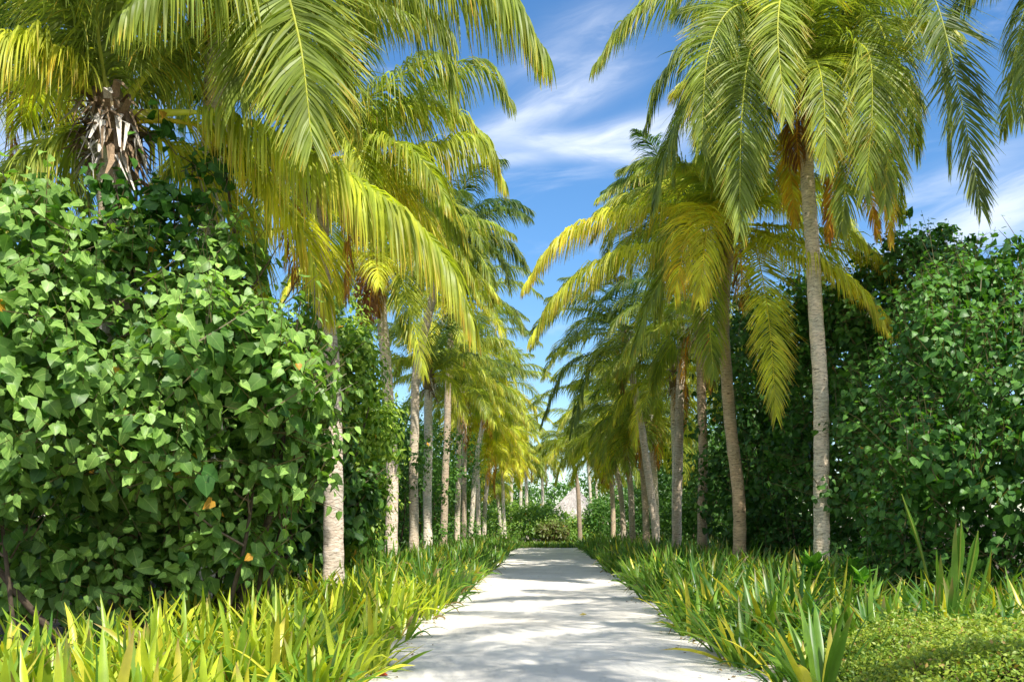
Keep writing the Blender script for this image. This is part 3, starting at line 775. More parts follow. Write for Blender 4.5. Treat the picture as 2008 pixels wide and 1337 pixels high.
def shrub(name, label, cat, blobs, leaf=.17, nshoot=300, per=9, shape='heart', cols=((.045, .15, .022), (.10, .26, .035)), inner=2000, stems=5, group=None, seed=1,
          view=None, yellow=.004, shoot_len=.7, mat=None, inner_leaf=1.25, base=None, up_w=.55, lumps=.28, holes=.25, sub=4, subr=.45):
    """blobs: (x, y, z, rx, ry, rz) puffs of foliage"""
    global rng
    rng = np.random.default_rng(seed * 101 + 3)
    B = np.array(blobs, float)
    B0 = B.copy()
    if sub:      # smaller clumps budding from each puff break up the outline
        ex = []
        for bb in B0:
            for _ in range(sub):
                d_ = norm(rng.normal(size=3) * np.array([1, .8, 1]) + np.array([0, -.2, .35]))
                rs = bb[3:] * subr * rng.uniform(.55, 1.15)
                ex.append(np.concatenate([bb[:3] + d_ * bb[3:] * rng.uniform(.75, 1.05), rs]))
        B[:, 3:] *= .86
        B = np.vstack([B, np.array(ex)])
    if base is None: base = np.array([B[:, 0].mean(), B[:, 1].mean(), 0.0])
    root = empty(name, base)
    tag(root, label, cat, group)
    area = (B[:, 3] * B[:, 5] + B[:, 4] * B[:, 5] + B[:, 3] * B[:, 4])
    area[len(B0):] *= 1.5
    cdf = area / area.sum()
    mb = MB()
    c_lo, c_hi = np.array(cols[0]), np.array(cols[1])

    def sample(n, r0, r1):
        k = rng.choice(len(B), n, p=cdf)
        d = norm(rng.normal(size=(n, 3)))
        if view is not None:   # fewer shoots on the side nobody could see (far back)
            d[:, 1] = np.where((d[:, 1] > .3) & (rng.random(n) < .7), -d[:, 1], d[:, 1])
        # lumpy surface
        lump = 1 + lumps * (np.sin(d[:, 0] * 7 + k * 3.1) * np.sin(d[:, 2] * 6 + k * 1.7) + .5 * np.sin(d[:, 1] * 13 + d[:, 2] * 11 + k)) * .6
        p = B[k, :3] + d * B[k, 3:] * (r0 + (r1 - r0) * rng.random(n))[:, None] * lump[:, None]
        nn = norm(d / B[k, 3:])
        # drop those deep inside another puff
        dd = ((p[:, None] - B[None, :, :3]) / B[None, :, 3:]) ** 2
        dist = np.sqrt(dd.sum(-1)); dist[np.arange(n), k] = 9
        ok = (dist.min(1) > min(r0, .82)) & (p[:, 2] > .12)
        if r1 > .95 and holes > 0:      # ragged gaps between the clumps of shoots
            f = np.sin(p[:, 0] * 3.7 + 1.3 * np.sin(p[:, 2] * 2.9)) * np.sin(p[:, 2] * 4.3 + 1.1 * np.sin(p[:, 1] * 3.1 + p[:, 0])) + .5 * np.sin(p[:, 0] * 8.1 + p[:, 2] * 7.3)
            low = np.clip((1.8 - p[:, 2]) / 1.2, 0, 1) * .35
            ok &= rng.random(n) > np.where(f < -.15, holes + .3, 0) + low * (holes > .3)
        return p[ok], nn[ok]
    # shoots on the surface carrying alternate leaves
    p, nn = sample(int(nshoot * 2.4), .84, 1.08)
    p, nn = p[:nshoot], nn[:nshoot]
    m = len(p)
    sd = norm(nn * .55 + np.array([0, 0, up_w]) + rng.normal(0, .32, (m, 3)))
    sl_ = shoot_len * (.6 + .8 * rng.random(m))
    stray = rng.random(m) < .09
    sl_ = np.where(stray, sl_ * 1.7, sl_)
    phase = rng.random(m) * 6.28
    if leaf < .2 and shape == 'heart':
        tw = norm(np.cross(sd, np.array([.3, .9, .2]))) * .006
        a_, b_ = p - sd * (sl_ * .5)[:, None], p + sd * (sl_ * .55)[:, None] + np.array([0, 0, -.09])
        V_ = np.stack([a_ - tw * 1.5, a_ + tw * 1.5, b_ + tw * .5, b_ - tw * .5], 1)
        mb.add(V_, np.array([.16, .13, .06]), np.arange(m * 4).reshape(-1, 4), uv=np.full((m * 4, 2), .5))
    shade = rng.random(m)
    for k in range(per):
        f = (k + .5) / per
        q = p + sd * (sl_ * (f - .45))[:, None] + np.array([0, 0, -.10]) * (f * f) + rng.normal(0, .02, (m, 3))
        a = phase + k * 2.4
        side = norm(np.stack([np.cos(a), np.sin(a), np.zeros(m)], -1) + nn * .7)
        nr = norm(nn * .50 + np.array([.22, -.18, .60]) + rng.normal(0, .30, (m, 3)) + side * .25)
        fw = side + np.array([0, 0, -.55]) + rng.normal(0, .25, (m, 3))
        sz = leaf * (.55 + .75 * rng.random(m)) * (1.15 - .55 * f ** 2)
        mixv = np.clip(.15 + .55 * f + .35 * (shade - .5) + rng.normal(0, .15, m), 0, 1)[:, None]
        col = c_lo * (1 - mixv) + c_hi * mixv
        yl = rng.random(m) < yellow
        col = np.where(yl[:, None], np.array([.62, .34, .04]) * (.7 + .5 * rng.random((m, 1))), col)
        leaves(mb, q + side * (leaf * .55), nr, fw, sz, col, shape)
    if inner:
        p, nn = sample(inner, .35, .88)
        m = len(p)
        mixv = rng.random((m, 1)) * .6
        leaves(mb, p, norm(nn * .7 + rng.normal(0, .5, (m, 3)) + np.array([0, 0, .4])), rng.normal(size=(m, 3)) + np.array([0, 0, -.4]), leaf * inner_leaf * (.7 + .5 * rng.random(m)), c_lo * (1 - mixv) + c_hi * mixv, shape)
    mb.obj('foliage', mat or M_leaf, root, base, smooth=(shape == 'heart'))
    r = random.Random(seed)
    for k in range(stems):
        bl = B[r.randrange(len(B0))]
        e = bl[:3] + np.array([r.uniform(-.5, .5), r.uniform(-.5, .5), r.uniform(-.2, .7)]) * bl[3:]
        s0 = np.array([base[0] + (bl[0] - base[0]) * .6 + r.uniform(-.5, .5), bl[1] + r.uniform(-.3, .4), -.05])
        mid = (s0 + e) / 2 + np.array([r.uniform(-.35, .35), r.uniform(-.3, .3), r.uniform(-.2, .4)])
        pth = bezier([s0, mid, e], 26)
        mb = MB(); tube(mb, pth, np.linspace(.055, .012, 26) * r.uniform(.6, 1.2), (.10, .075, .05), 6)
        for q_ in range(4):
            i0 = r.randint(8, 22); ee = pth[i0] + np.array([r.uniform(-.9, .9), r.uniform(-.8, .3), r.uniform(.2, 1.1)])
            tube(mb, bezier([pth[i0], (pth[i0] + ee) / 2 + np.array([0, 0, -.1]), ee], 8), np.linspace(.02, .006, 8), (.20, .15, .10), 5)
        mb.obj('stem', M_wood, root, base)
    return root


def BP(px, py, Y, rx, ry, rz):
    p = P(px, py, Y)
    return (p[0], p[1], p[2], rx, ry, rz)


# big-leaved bush at left front, palm rising from it
shrub('broadleaf_bush', 'big bush of heart-shaped bright green leaves filling the left side', 'bush',
      [BP(60, 640, 11.6, 1.0, 1.2, 1.15), BP(-40, 760, 11.4, 1.3, 1.4, 1.6), BP(130, 760, 11.4, 1.3, 1.3, 1.4), BP(230, 640, 11.9, 1.0, 1.0, 1.15), BP(110, 470, 12.3, .42, .5, .6),
       BP(330, 740, 11.7, 1.15, 1.2, 1.35), BP(400, 620, 12.4, .8, .9, .95), BP(470, 780, 12.0, 1.1, 1.1, 1.2), BP(530, 740, 12.6, .6, .9, .9), BP(575, 880, 12.6, .5, .8, .7),
       BP(270, 960, 12.8, 1.2, 1.0, 1.1), BP(60, 1000, 12.4, 1.1, 1.0, 1.0), BP(480, 990, 13.2, .8, .8, .6), BP(20, 960, 11.0, .5, .5, .5), BP(400, 1000, 12.0, .35, .4, .35), BP(330, 1090, 12.9, 1.6, .8, .7), BP(60, 1110, 12.4, 1.5, .8, .8), BP(200, 1120, 12.6, 1.2, .7, .7), BP(612, 790, 12.9, .26, .3, .5), BP(630, 900, 12.9, .22, .3, .3), BP(600, 660, 13.0, .22, .3, .3), BP(520, 1080, 13.8, .6, .6, .5), BP(95, 390, 12.4, .22, .3, .28), BP(450, 500, 13.0, .35, .5, .4), BP(215, 500, 12.2, .4, .4, .4)],
      leaf=.150, nshoot=1650, holes=.6, sub=7, subr=.42, per=7, inner=4600, stems=8, seed=2, yellow=.004, shoot_len=.85, cols=((.045, .135, .022), (.37, .60, .135)))
# vine climbing the palm neck
shrub('climbing_vine', 'leafy vine climbing the neck of the stout palm at left', 'vine', [BP(235, 370, 12.6, .2, .25, .3), BP(340, 400, 12.7, .45, .3, .3), BP(300, 450, 12.6, .5, .4, .35), BP(430, 310, 13, .3, .3, .22), BP(310, 245, 12.9, .14, .15, .14)],
      leaf=.13, nshoot=48, per=6, inner=160, stems=3, seed=3, shoot_len=.5, cols=((.035, .12, .02), (.09, .24, .03)), base=np.array([-5.3, 12.3, 0]))
# smaller-leaved shrubs between the left trunks
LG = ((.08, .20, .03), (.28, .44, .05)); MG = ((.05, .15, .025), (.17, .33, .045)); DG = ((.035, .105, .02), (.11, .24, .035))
shrub('leafy_shrub', 'light green small-leaved shrub right of the first clear trunk on the left', 'shrub',
      [BP(690, 740, 22, .8, 1.2, 1.2), BP(680, 900, 21.5, 1.0, 1.2, 1.5), BP(715, 850, 22.5, .5, 1, 1.1), BP(640, 620, 22.5, .8, 1, 1.0), BP(700, 1010, 22, .9, 1, .9), BP(690, 800, 21, .9, .9, 1.3), BP(610, 740, 22, 1.2, 1, 1.8)],
      leaf=.15, nshoot=900, per=8, inner=5000, inner_leaf=1.5, seed=4, cols=((.12, .26, .035), (.38, .52, .06)), shape='oval', shoot_len=.75, stems=6)
shrub('leafy_shrub', 'mid green shrub low between the bush and the first clear trunk', 'shrub',
      [BP(640, 1000, 20.5, 1.2, 1, 1.2), BP(560, 960, 19.5, 1.2, 1.1, 1.8), BP(450, 850, 19, 1.8, 1.2, 2.6), BP(250, 800, 18.5, 2.0, 1.2, 2.8), BP(60, 800, 18.5, 2.2, 1.2, 3.0)],
      leaf=.17, nshoot=900, per=7, inner=6000, inner_leaf=1.5, seed=5, cols=DG, stems=6)
LSH = [
    ('dark shrub behind the second and third trunks on the left', 800, 900, 36, 2.0, 2.2, DG),
    ('glossy green shrub behind the silver trunk on the left', 855, 905, 41, 1.7, 2.2, MG),
    ('green shrub behind the brown trunk right of the silver one', 890, 900, 47, 1.6, 2.4, MG),
    ('tall green shrub near the bent trunk on the left', 925, 930, 57, 1.9, 2.6, MG),
    ('light green shrub by the orange-fronded palm', 955, 960, 68, 2.4, 2.4, LG),
]
for k, (lab, px, py, Y, rw, rh, cc) in enumerate(LSH):
    c = P(px, py, Y); c[0] -= .5
    bl = []
    rr = random.Random(k + 9)
    for q_ in range(6):
        bl.append((c[0] + rr.uniform(-1, .4) * rw * .8, c[1] + rr.uniform(-.7, .9) * 2.4, max(.9, c[2] + rr.uniform(-1, .6) * rh * .8), rw * .6, 1.6, rh * .5))
    bl.append((c[0], c[1], 1.0, rw * .8, 2.0, 1.1))
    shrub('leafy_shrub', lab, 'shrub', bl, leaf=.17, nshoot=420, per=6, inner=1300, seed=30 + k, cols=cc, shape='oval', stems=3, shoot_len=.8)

# right-hand hedge of climbing leaves, from near to far
shrub('broadleaf_hedge', 'tall tangled hedge of heart-shaped leaves at the right edge', 'hedge',
      [BP(1990, 690, 17.5, 1.4, 1.6, 1.4), BP(2050, 800, 15.8, 1.6, 1.5, 2.0), BP(1900, 800, 17.2, 1.3, 1.3, 1.8), BP(1820, 890, 17.4, 1.1, 1.2, 1.6), BP(1980, 980, 15.3, 1.5, 1.3, 1.4),
       BP(1850, 1030, 16.2, 1.0, 1.1, .8), BP(1780, 1100, 17.5, 1.0, .8, .6), BP(1900, 1120, 16.5, 1.2, .8, .7), BP(2000, 1120, 16, 1.2, .8, .7), BP(1930, 630, 18.5, .9, 1, .9), BP(1985, 580, 18.0, .7, .8, .6), BP(1960, 505, 18.2, .2, .25, .3), BP(2000, 490, 18.0, .25, .3, .3), BP(1915, 560, 18.4, .3, .3, .3), BP(1760, 960, 19, .7, .8, 1.3), BP(1840, 700, 18.8, 1.0, 1.0, 1.4)],
      leaf=.125, nshoot=1700, holes=.5, sub=6, per=7, inner=5200, stems=12, seed=12, yellow=.0015, shoot_len=.8, cols=((.038, .125, .024), (.15, .33, .055)))
shrub('broadleaf_hedge', 'dark hedge of bright-tipped bushes behind the tallest palm on the right', 'hedge',
      [BP(1810, 580, 24.5, 1.4, 1.4, 1.2), BP(1730, 640, 25.5, 1.5, 1.5, 1.3), BP(1870, 650, 23.5, 1.6, 1.5, 1.4), BP(1640, 680, 27, 1.5, 1.3, 1.2), BP(1760, 790, 24, 1.7, 1.5, 1.9), BP(1680, 700, 26, 1.7, 1.6, 1.9), BP(1660, 850, 26.5, 1.8, 1.5, 2.0),
       BP(1750, 950, 24, 1.8, 1.5, 1.6), BP(1770, 510, 24.5, .6, .7, .6), BP(1880, 530, 24, .6, .8, .45), BP(1835, 505, 24.8, .5, .6, .5), BP(1795, 470, 24.6, .3, .4, .3), BP(1770, 425, 24.6, .16, .2, .25), BP(1850, 455, 24.6, .2, .2, .25), BP(1905, 480, 24.2, .2, .2, .2), BP(1700, 560, 25.6, .3, .3, .4), BP(1640, 980, 27.2, 1.6, 1.3, 1.4), BP(1740, 1080, 24.5, 1.6, .9, .7), BP(1660, 1090, 27, 1.5, .9, .7), BP(1560, 1085, 28.5, 1.5, .9, .7)],
      leaf=.15, nshoot=1500, holes=.45, sub=6, per=7, inner=6000, stems=8, seed=13, yellow=.002, cols=((.034, .11, .022), (.13, .30, .050)), shoot_len=.9)
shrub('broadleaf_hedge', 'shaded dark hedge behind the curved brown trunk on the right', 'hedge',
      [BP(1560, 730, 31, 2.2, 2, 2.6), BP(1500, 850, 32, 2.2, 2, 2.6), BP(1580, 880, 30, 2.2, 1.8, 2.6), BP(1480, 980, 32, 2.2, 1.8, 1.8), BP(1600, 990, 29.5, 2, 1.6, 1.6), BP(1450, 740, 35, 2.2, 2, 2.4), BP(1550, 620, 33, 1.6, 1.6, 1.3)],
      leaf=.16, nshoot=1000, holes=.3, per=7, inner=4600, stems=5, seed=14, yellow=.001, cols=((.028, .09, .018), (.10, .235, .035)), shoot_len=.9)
RSH = [
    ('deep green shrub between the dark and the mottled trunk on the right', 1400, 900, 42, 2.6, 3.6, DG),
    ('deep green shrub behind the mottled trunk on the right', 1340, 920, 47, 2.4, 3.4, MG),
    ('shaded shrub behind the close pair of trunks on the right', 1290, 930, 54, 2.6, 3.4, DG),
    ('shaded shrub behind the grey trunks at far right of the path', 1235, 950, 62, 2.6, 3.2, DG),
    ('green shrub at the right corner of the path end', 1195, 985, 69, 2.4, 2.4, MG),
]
for k, (lab, px, py, Y, rw, rh, cc) in enumerate(RSH):
    c = P(px, py, Y); c[0] += .8
    bl = []
    rr = random.Random(k + 19)
    for q_ in range(7):
        bl.append((c[0] + rr.uniform(-.4, 1.1) * rw * .7, c[1] + rr.uniform(-.8, .9) * 2.6, max(.9, c[2] + rr.uniform(-1, .7) * rh * .7), rw * .6, 1.8, rh * .45))
    bl.append((c[0], c[1], 1.0, rw * .9, 2.2, 1.2))
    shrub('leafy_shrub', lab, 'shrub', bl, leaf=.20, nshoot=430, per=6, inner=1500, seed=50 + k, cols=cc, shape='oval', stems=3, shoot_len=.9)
for k, (lab, x_, y_, h_, cc) in enumerate([('wall of dark trees behind the big-leaved bush at far left', -10.5, 27, 6.5, DG), ('mass of green trees behind the left row of palms', -9.5, 38, 6.5, MG),
        ('further mass of green trees behind the left row of palms', -9.5, 52, 7.0, MG), ('tree mass behind the far end of the left row', -9.0, 67, 7.0, LG),
        ('tree mass behind the far end of the right row', 10.0, 64, 7.5, DG), ('mass of dark trees behind the middle of the right row', 10.5, 49, 8, DG)]):
    rr = random.Random(k + 77)
    bl = [(x_ + rr.uniform(-1.5, 1.5), y_ + rr.uniform(-7, 7), rr.uniform(1.0, h_ - 1.4), 2.3, 3.0, 1.7) for q_ in range(15)] + [(x_ + .3, y_ - 5 + 3.4 * q_, 1.3, 2.6, 2.6, 1.6) for q_ in range(4)]
    shrub('background_tree', lab, 'tree', bl, leaf=.26, nshoot=1100, per=6, inner=5200, seed=140 + k, cols=cc, shape='oval', stems=5, shoot_len=1.1, inner_leaf=1.6)
# closing greenery beyond the path's end
FSH = [
    ('bright green shrub left of centre beyond the path end', 1005, 1010, 80, 3.0, 1.6, LG), ('rounded light green shrub at the middle of the path end', 1050, 1015, 77, 2.6, 1.4, LG),
    ('reddish brown shrub in front of the thatched hut', 1086, 1030, 75, .9, 1.2, ((.11, .075, .03), (.16, .29, .05))), ('green shrub right of the leaning palm by the hut', 1185, 1010, 80, 1.6, 1.8, MG), ('low yellow-green shrub directly in front of the hut wall', 1122, 1048, 79, 1.5, .5, LG),
    ('dense green thicket beyond the path end, left of the hut', 1020, 990, 96, 4.2, 2.4, MG), ('tall green thicket far behind the left row', 950, 965, 92, 5.5, 4.4, MG),
    ('tall green thicket far behind the right row', 1235, 950, 98, 6.0, 5.5, MG),
    ('long dark thicket at the far right of the path end', 1330, 960, 80, 5.0, 4.5, DG), ('long dark thicket behind the left trunks', 880, 950, 78, 4.5, 4.0, DG),
]
for k, (lab, px, py, Y, rw, rh, cc) in enumerate(FSH):
    c = P(px, py, Y); bl = []
    rr = random.Random(k + 29)
    for q_ in range(7):
        bl.append((c[0] + rr.uniform(-1, 1) * rw * .7, c[1] + rr.uniform(-.6, .9) * 2.0, max(.7, c[2] + rr.uniform(-1, .6) * rh * .6), rw * .45, 1.6, rh * .45))
    bl.append((c[0], c[1], .8, rw, 1.8, .95))
    shrub('leafy_shrub', lab, 'shrub', bl, leaf=.26, nshoot=420, per=5, inner=1200, seed=70 + k, cols=cc, shape='oval', stems=2, shoot_len=.9, group='shrubs closing the end of the path')

rr = random.Random(5)
bl = []
for q_ in range(46):
    x_ = -34 + q_ * 1.6 + rr.uniform(-.6, .6)
    for z_ in (1.5, 4.0, 6.2 + rr.uniform(-1.2, 1.6)):
        bl.append((x_, 150 + rr.uniform(-3, 3), z_, 2.2, 2.2, 1.9))
fw = shrub('far_wood', 'distant line of dark trees low on the horizon beyond the path', 'wood', bl, leaf=.55, nshoot=2200, per=5, inner=9000, seed=200, cols=MG, shape='oval', stems=0, shoot_len=1.6, sub=1, holes=0)
fo = [c for c in bpy.data.objects if c.parent == fw][0]
fo.parent = None; fo.location = fw.location; fo.name = 'far_wood_mass'
bpy.data.objects.remove(fw)
fo.name = 'far_wood'
tag(fo, 'distant line of dark trees low on the horizon beyond the path', 'wood', kind='stuff')

# ------------------------------------------------------------------ thatched hut
hut = empty('thatched_hut', P(1128, 1060, 85)); hut.location.z = 0
tag(hut, 'small hut with a steep grey thatched roof at the end of the path', 'hut')
hx, hy = hut.location.x, 85.0
ho = (hx, hy, 0)
apz = CAMZ + (VY - 955) * hy / FPX; evz = 2.0; hw = 2.5
mb = MB()
rings = 12; sidesn = 4
nz_ = 14
for sidx in range(4):
    a0 = math.radians(28) + sidx * math.pi / 2; a1 = a0 + math.pi / 2
    c0 = np.array([math.cos(a0), math.sin(a0)]) * hw * 1.2; c1 = np.array([math.cos(a1), math.sin(a1)]) * hw * 1.2
    for k in range(nz_):       # overlapping thatch courses
        f0, f1 = k / nz_, (k + 1.15) / nz_
        f1 = min(f1, 1)
        z0, z1 = evz + (apz - evz) * f0, evz + (apz - evz) * f1
        s0, s1 = 1 - f0 * .97 + .025, 1 - f1 * .97
        nn_ = 24
        rr_ = rng.random(nn_) * .10
        for i_ in range(nn_):
            u0, u1 = i_ / nn_, (i_ + 1) / nn_
            A = c0 * (1 - u0) + c1 * u0; Bq = c0 * (1 - u1) + c1 * u1
            cc = np.array([.50, .45, .41]) * (.75 + .5 * rng.random())
            mb.add([(hx + A[0] * s0, hy + A[1] * s0, z0 - rr_[i_]), (hx + Bq[0] * s0, hy + Bq[1] * s0, z0 - rr_[i_]), (hx + Bq[0] * s1, hy + Bq[1] * s1, z1), (hx + A[0] * s1, hy + A[1] * s1, z1)], cc, [(0, 1, 2, 3)])
mb.obj('roof', M_thatch, hut, ho)
mb = MB()
w = hw * .78
for (ax_, ay_, bx_, by_) in ((-w, -w, w, -w), (w, -w, w, w), (w, w, -w, w), (-w, w, -w, -w)):
    mb.add([(hx + ax_, hy + ay_, 0), (hx + bx_, hy + by_, 0), (hx + bx_, hy + by_, 2.4), (hx + ax_, hy + ay_, 2.4)], (.62, .58, .50), [(0, 1, 2, 3)])
mb.obj('wall', matte_mat('hut_wall', nscale=5, lo=.85, hi=1.1), hut, ho)
mb = MB()
mb.add([(hx - .45, hy - w - .04, 0), (hx + .45, hy - w - .04, 0), (hx + .45, hy - w - .04, 2.05), (hx - .45, hy - w - .04, 2.05)], (.14, .09, .05), [(0, 1, 2, 3)])
mb.obj('door', M_wood, hut, ho)
for sx in (-w - .35, w + .35):
    mb = MB(); tube(mb, [(hx + sx, hy - w - .4, -.05), (hx + sx, hy - w - .4, 2.5)], [.08, .07], (.25, .18, .12), 8)
    mb.obj('post', M_wood, hut, ho)


# ------------------------------------------------------------------ strap-leaved border plants
def clump(mb, x, y, nb, ln, wd, c_lo, c_hi, upr=.8, ns=5, yel=.08, spread=.16, z0=.0):
    a = rng.random(nb) * 6.283
    e = np.radians(np.clip(rng.normal(62, 15, nb) * upr + 8, 12, 86))
    L = ln * (.65 + .5 * rng.random(nb))
    d = np.stack([np.cos(a) * np.cos(e), np.sin(a) * np.cos(e), np.sin(e)], -1)
    p = np.stack([x + np.cos(a) * spread * rng.random(nb), y + np.sin(a) * spread * rng.random(nb), np.full(nb, z0)], -1)
    g = np.clip(rng.normal(.17, .09, nb), .02, .5) * (1.2 - .5 * np.sin(e))
    w = wd * (.75 + .5 * rng.random(nb))
    m = np.clip(rng.random(nb) + rng.normal(0, .1), 0, 1)[:, None]
    c = c_lo * (1 - m) + c_hi * m
    yl = rng.random(nb) < yel
    c = np.where(yl[:, None], np.array([.62, .58, .06]) * (.8 + .4 * rng.random((nb, 1))), c)
    dead = rng.random(nb) < .05
    c = np.where(dead[:, None], np.array([.34, .25, .12]) * (.7 + .5 * rng.random((nb, 1))), c); g = np.where(dead, g + .35, g)
    brn = (rng.random(nb) < .35)[:, None]
    rows = []; cs = []
    hor = norm(np.stack([-np.sin(a), np.cos(a), rng.normal(0, .35, nb)], -1))
    for k in range(ns + 1):
        f = k / ns
        W = norm(hor - (hor * d).sum(1, keepdims=True) * d); N = np.cross(W, d)
        wk = (w * np.interp(f, [0, .25, .55, .85, 1], [.55, .95, 1, .55, .03]))[:, None]
        rows.append(np.stack([p - W * wk * .5 + N * wk * .18, p, p + W * wk * .5 + N * wk * .18], 1))
        base_c = c * (.85 + .3 * f)
        tip = np.where(brn, np.array([.36, .24, .10]), c * 1.15)
        ft = max(0, f - .78) / .22
        cc = base_c * (1 - ft) + tip * ft
        cs.append(np.stack([cc, cc * .92, cc], 1))
        if k < ns:
            p = p + d * (L / ns)[:, None]
            d = norm(d + np.array([0, 0, -1.0]) * (g * (1 + 1.2 * f))[:, None] * 5 / ns + rng.normal(0, .035, (nb, 3)))
    V = np.stack(rows, 1); Cc = np.stack(cs, 1)
    b0 = (np.arange(nb) * 3 * (ns + 1))[:, None, None] + (np.arange(ns) * 3)[None, :, None] + np.arange(2)[None, None]
    mb.add(V, Cc.reshape(-1, 3), np.stack([b0, b0 + 1, b0 + 4, b0 + 3], -1))


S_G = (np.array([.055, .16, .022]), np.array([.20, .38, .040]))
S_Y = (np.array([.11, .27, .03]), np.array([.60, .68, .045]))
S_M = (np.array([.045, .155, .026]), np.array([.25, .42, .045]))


def bed(name, label, region, dens, ln, wd, cols, seed, inside=None, nb=11, yel=.05, upr=.85, ns=5):
    global rng
    rng = np.random.default_rng(seed)
    x0, x1, y0, y1 = region
    mb = MB(); n = int((x1 - x0) * (y1 - y0) * dens)
    for _ in range(n):
        x, y = rng.uniform(x0, x1), rng.uniform(y0, y1)
        if inside and not inside(x, y): continue
        sc = .85 + .35 * rng.random()
        edge = 1.0
        if x > XL - .5 and x < 0 or x < XR + .5 and x > 0: edge = .78
        clump(mb, x, y, nb, ln * sc * edge, wd, cols[0], cols[1], upr, ns, yel)
    o = mb.obj(name, M_strap)
    return tag(o, label, 'ground cover', kind='stuff')


# front left: the bright yellow-green bed
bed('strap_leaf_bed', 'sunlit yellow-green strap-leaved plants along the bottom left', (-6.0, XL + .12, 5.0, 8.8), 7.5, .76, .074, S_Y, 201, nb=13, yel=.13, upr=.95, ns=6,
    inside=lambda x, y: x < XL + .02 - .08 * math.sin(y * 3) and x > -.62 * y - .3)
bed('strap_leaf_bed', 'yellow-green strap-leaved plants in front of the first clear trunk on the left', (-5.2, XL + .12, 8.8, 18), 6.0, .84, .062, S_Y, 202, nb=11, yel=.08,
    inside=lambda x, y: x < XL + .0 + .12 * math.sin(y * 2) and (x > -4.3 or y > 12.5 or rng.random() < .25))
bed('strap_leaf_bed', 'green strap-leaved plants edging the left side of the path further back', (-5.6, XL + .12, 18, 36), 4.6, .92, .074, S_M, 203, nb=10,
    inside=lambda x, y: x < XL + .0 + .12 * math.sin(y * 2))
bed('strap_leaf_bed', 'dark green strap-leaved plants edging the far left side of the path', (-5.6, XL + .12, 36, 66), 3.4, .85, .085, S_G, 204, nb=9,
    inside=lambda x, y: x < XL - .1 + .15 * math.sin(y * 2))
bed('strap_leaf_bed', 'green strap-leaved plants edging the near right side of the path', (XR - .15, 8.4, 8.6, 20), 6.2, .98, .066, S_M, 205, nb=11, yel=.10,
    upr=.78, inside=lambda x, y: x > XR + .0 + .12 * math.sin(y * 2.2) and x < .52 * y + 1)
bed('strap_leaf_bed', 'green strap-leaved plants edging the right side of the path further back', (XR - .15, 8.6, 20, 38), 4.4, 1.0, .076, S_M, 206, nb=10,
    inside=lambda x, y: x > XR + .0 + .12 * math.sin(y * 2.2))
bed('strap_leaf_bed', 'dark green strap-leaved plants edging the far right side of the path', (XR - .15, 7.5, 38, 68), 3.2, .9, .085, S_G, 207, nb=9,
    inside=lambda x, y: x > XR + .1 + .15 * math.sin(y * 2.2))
rng = np.random.default_rng(77)
mb = MB()
for _ in range(420):
    clump(mb, rng.uniform(-5, 6), rng.uniform(61.2, 72), 8, .38, .08, S_G[0], S_M[1], .8, 3, .03)
tag(mb.obj('low_grass', M_strap), 'low green grass across the far end of the path', 'grass', kind='stuff')


# individual plants one can point to
def plant(name, label, cat, x, y, nb, ln, wd, cols, upr, seed, yel=.03, ns=8, spread=.1):
    global rng
    rng = np.random.default_rng(seed)
    mb = MB(); clump(mb, x, y, nb, ln, wd, np.array(cols[0]), np.array(cols[1]), upr, ns, yel, spread)
    o = mb.obj(name, M_strap, None, (x, y, 0))
    return tag(o, label, cat)


plant('strap_leaf_plant', 'large arching strap-leaved plant at the bottom beside the low clipped hedge', 'plant', 2.28, 8.0, 26, 1.05, .072, S_M, .9, 301, .15)
plant('strap_leaf_plant', 'broad sword-leaved plant standing at the back of the low hedge', 'plant', 4.05, 9.7, 16, 1.0, .10, (S_G[0], S_M[1]), 1.15, 302)
plant('strap_leaf_plant', 'sword-leaved plant with one long yellow leaf behind the low hedge', 'plant', 3.3, 9.6, 14, .95, .085, (S_G[0], S_M[1]), 1.15, 303, .2)
plant('strap_leaf_plant', 'tall broad-leaved plant rising highest behind the low hedge at right', 'plant', 4.55, 10.9, 12, 1.45, .13, (S_G[1], S_M[1]), 1.2, 304)
plant('strap_leaf_plant', 'clump whose leaf tips reach over the sand at bottom left', 'plant', -1.95, 8.1, 24, .85, .055, S_M, .62, 305, .1)
plant('strap_leaf_plant', 'sword-leaved clump at the right edge behind the low hedge', 'plant', 5.3, 10.3, 16, 1.0, .085, (S_G[0], S_M[1]), 1.1, 306)
for k, (px, py, Y, sz) in enumerate([(1597, 1105, 15.5, .30), (1672, 1110, 15.8, .28), (1690, 1130, 14.5, .22)]):
    rng = np.random.default_rng(400 + k)
    c = P(px, py, Y); bs = np.array([c[0], c[1], 0])
    rt = empty('rosette_shrub', bs)
    tag(rt, ['rosette of paddle-shaped leaves at the foot of the tallest palm', 'paddle-leaved seedling right of the tallest palm, standing taller', 'small paddle-leaved seedling lowest of the three rosettes'][k], 'shrub')
    mb = MB(); tube(mb, bezier([bs, bs + np.array([.03, 0, c[2] * .5]), c], 12), np.linspace(.02, .012, 12), (.2, .17, .1), 6)
    mb.obj('stem', M_wood, rt, bs)
    mb = MB(); n = 34
    a = np.arange(n) * 2.4; e = np.linspace(1.25, -.1, n)
    d = np.stack([np.cos(a) * np.cos(e), np.sin(a) * np.cos(e), np.sin(e)], -1)
    pos = c - np.array([0, 0, 1]) * np.linspace(0, .28, n)[:, None]
    up = norm(np.array([0, 0, 1.0]) - d * d[:, 2:3] * .9 + .01)
    m_ = rng.random((n, 1))
    leaves(mb, pos, up, d, sz * (.8 + .4 * rng.random(n)), np.array([.06, .20, .03]) * (1 - m_) + np.array([.16, .36, .04]) * m_, 'oval', .2, .2)
    mb.obj('foliage', M_leaf, rt, bs)

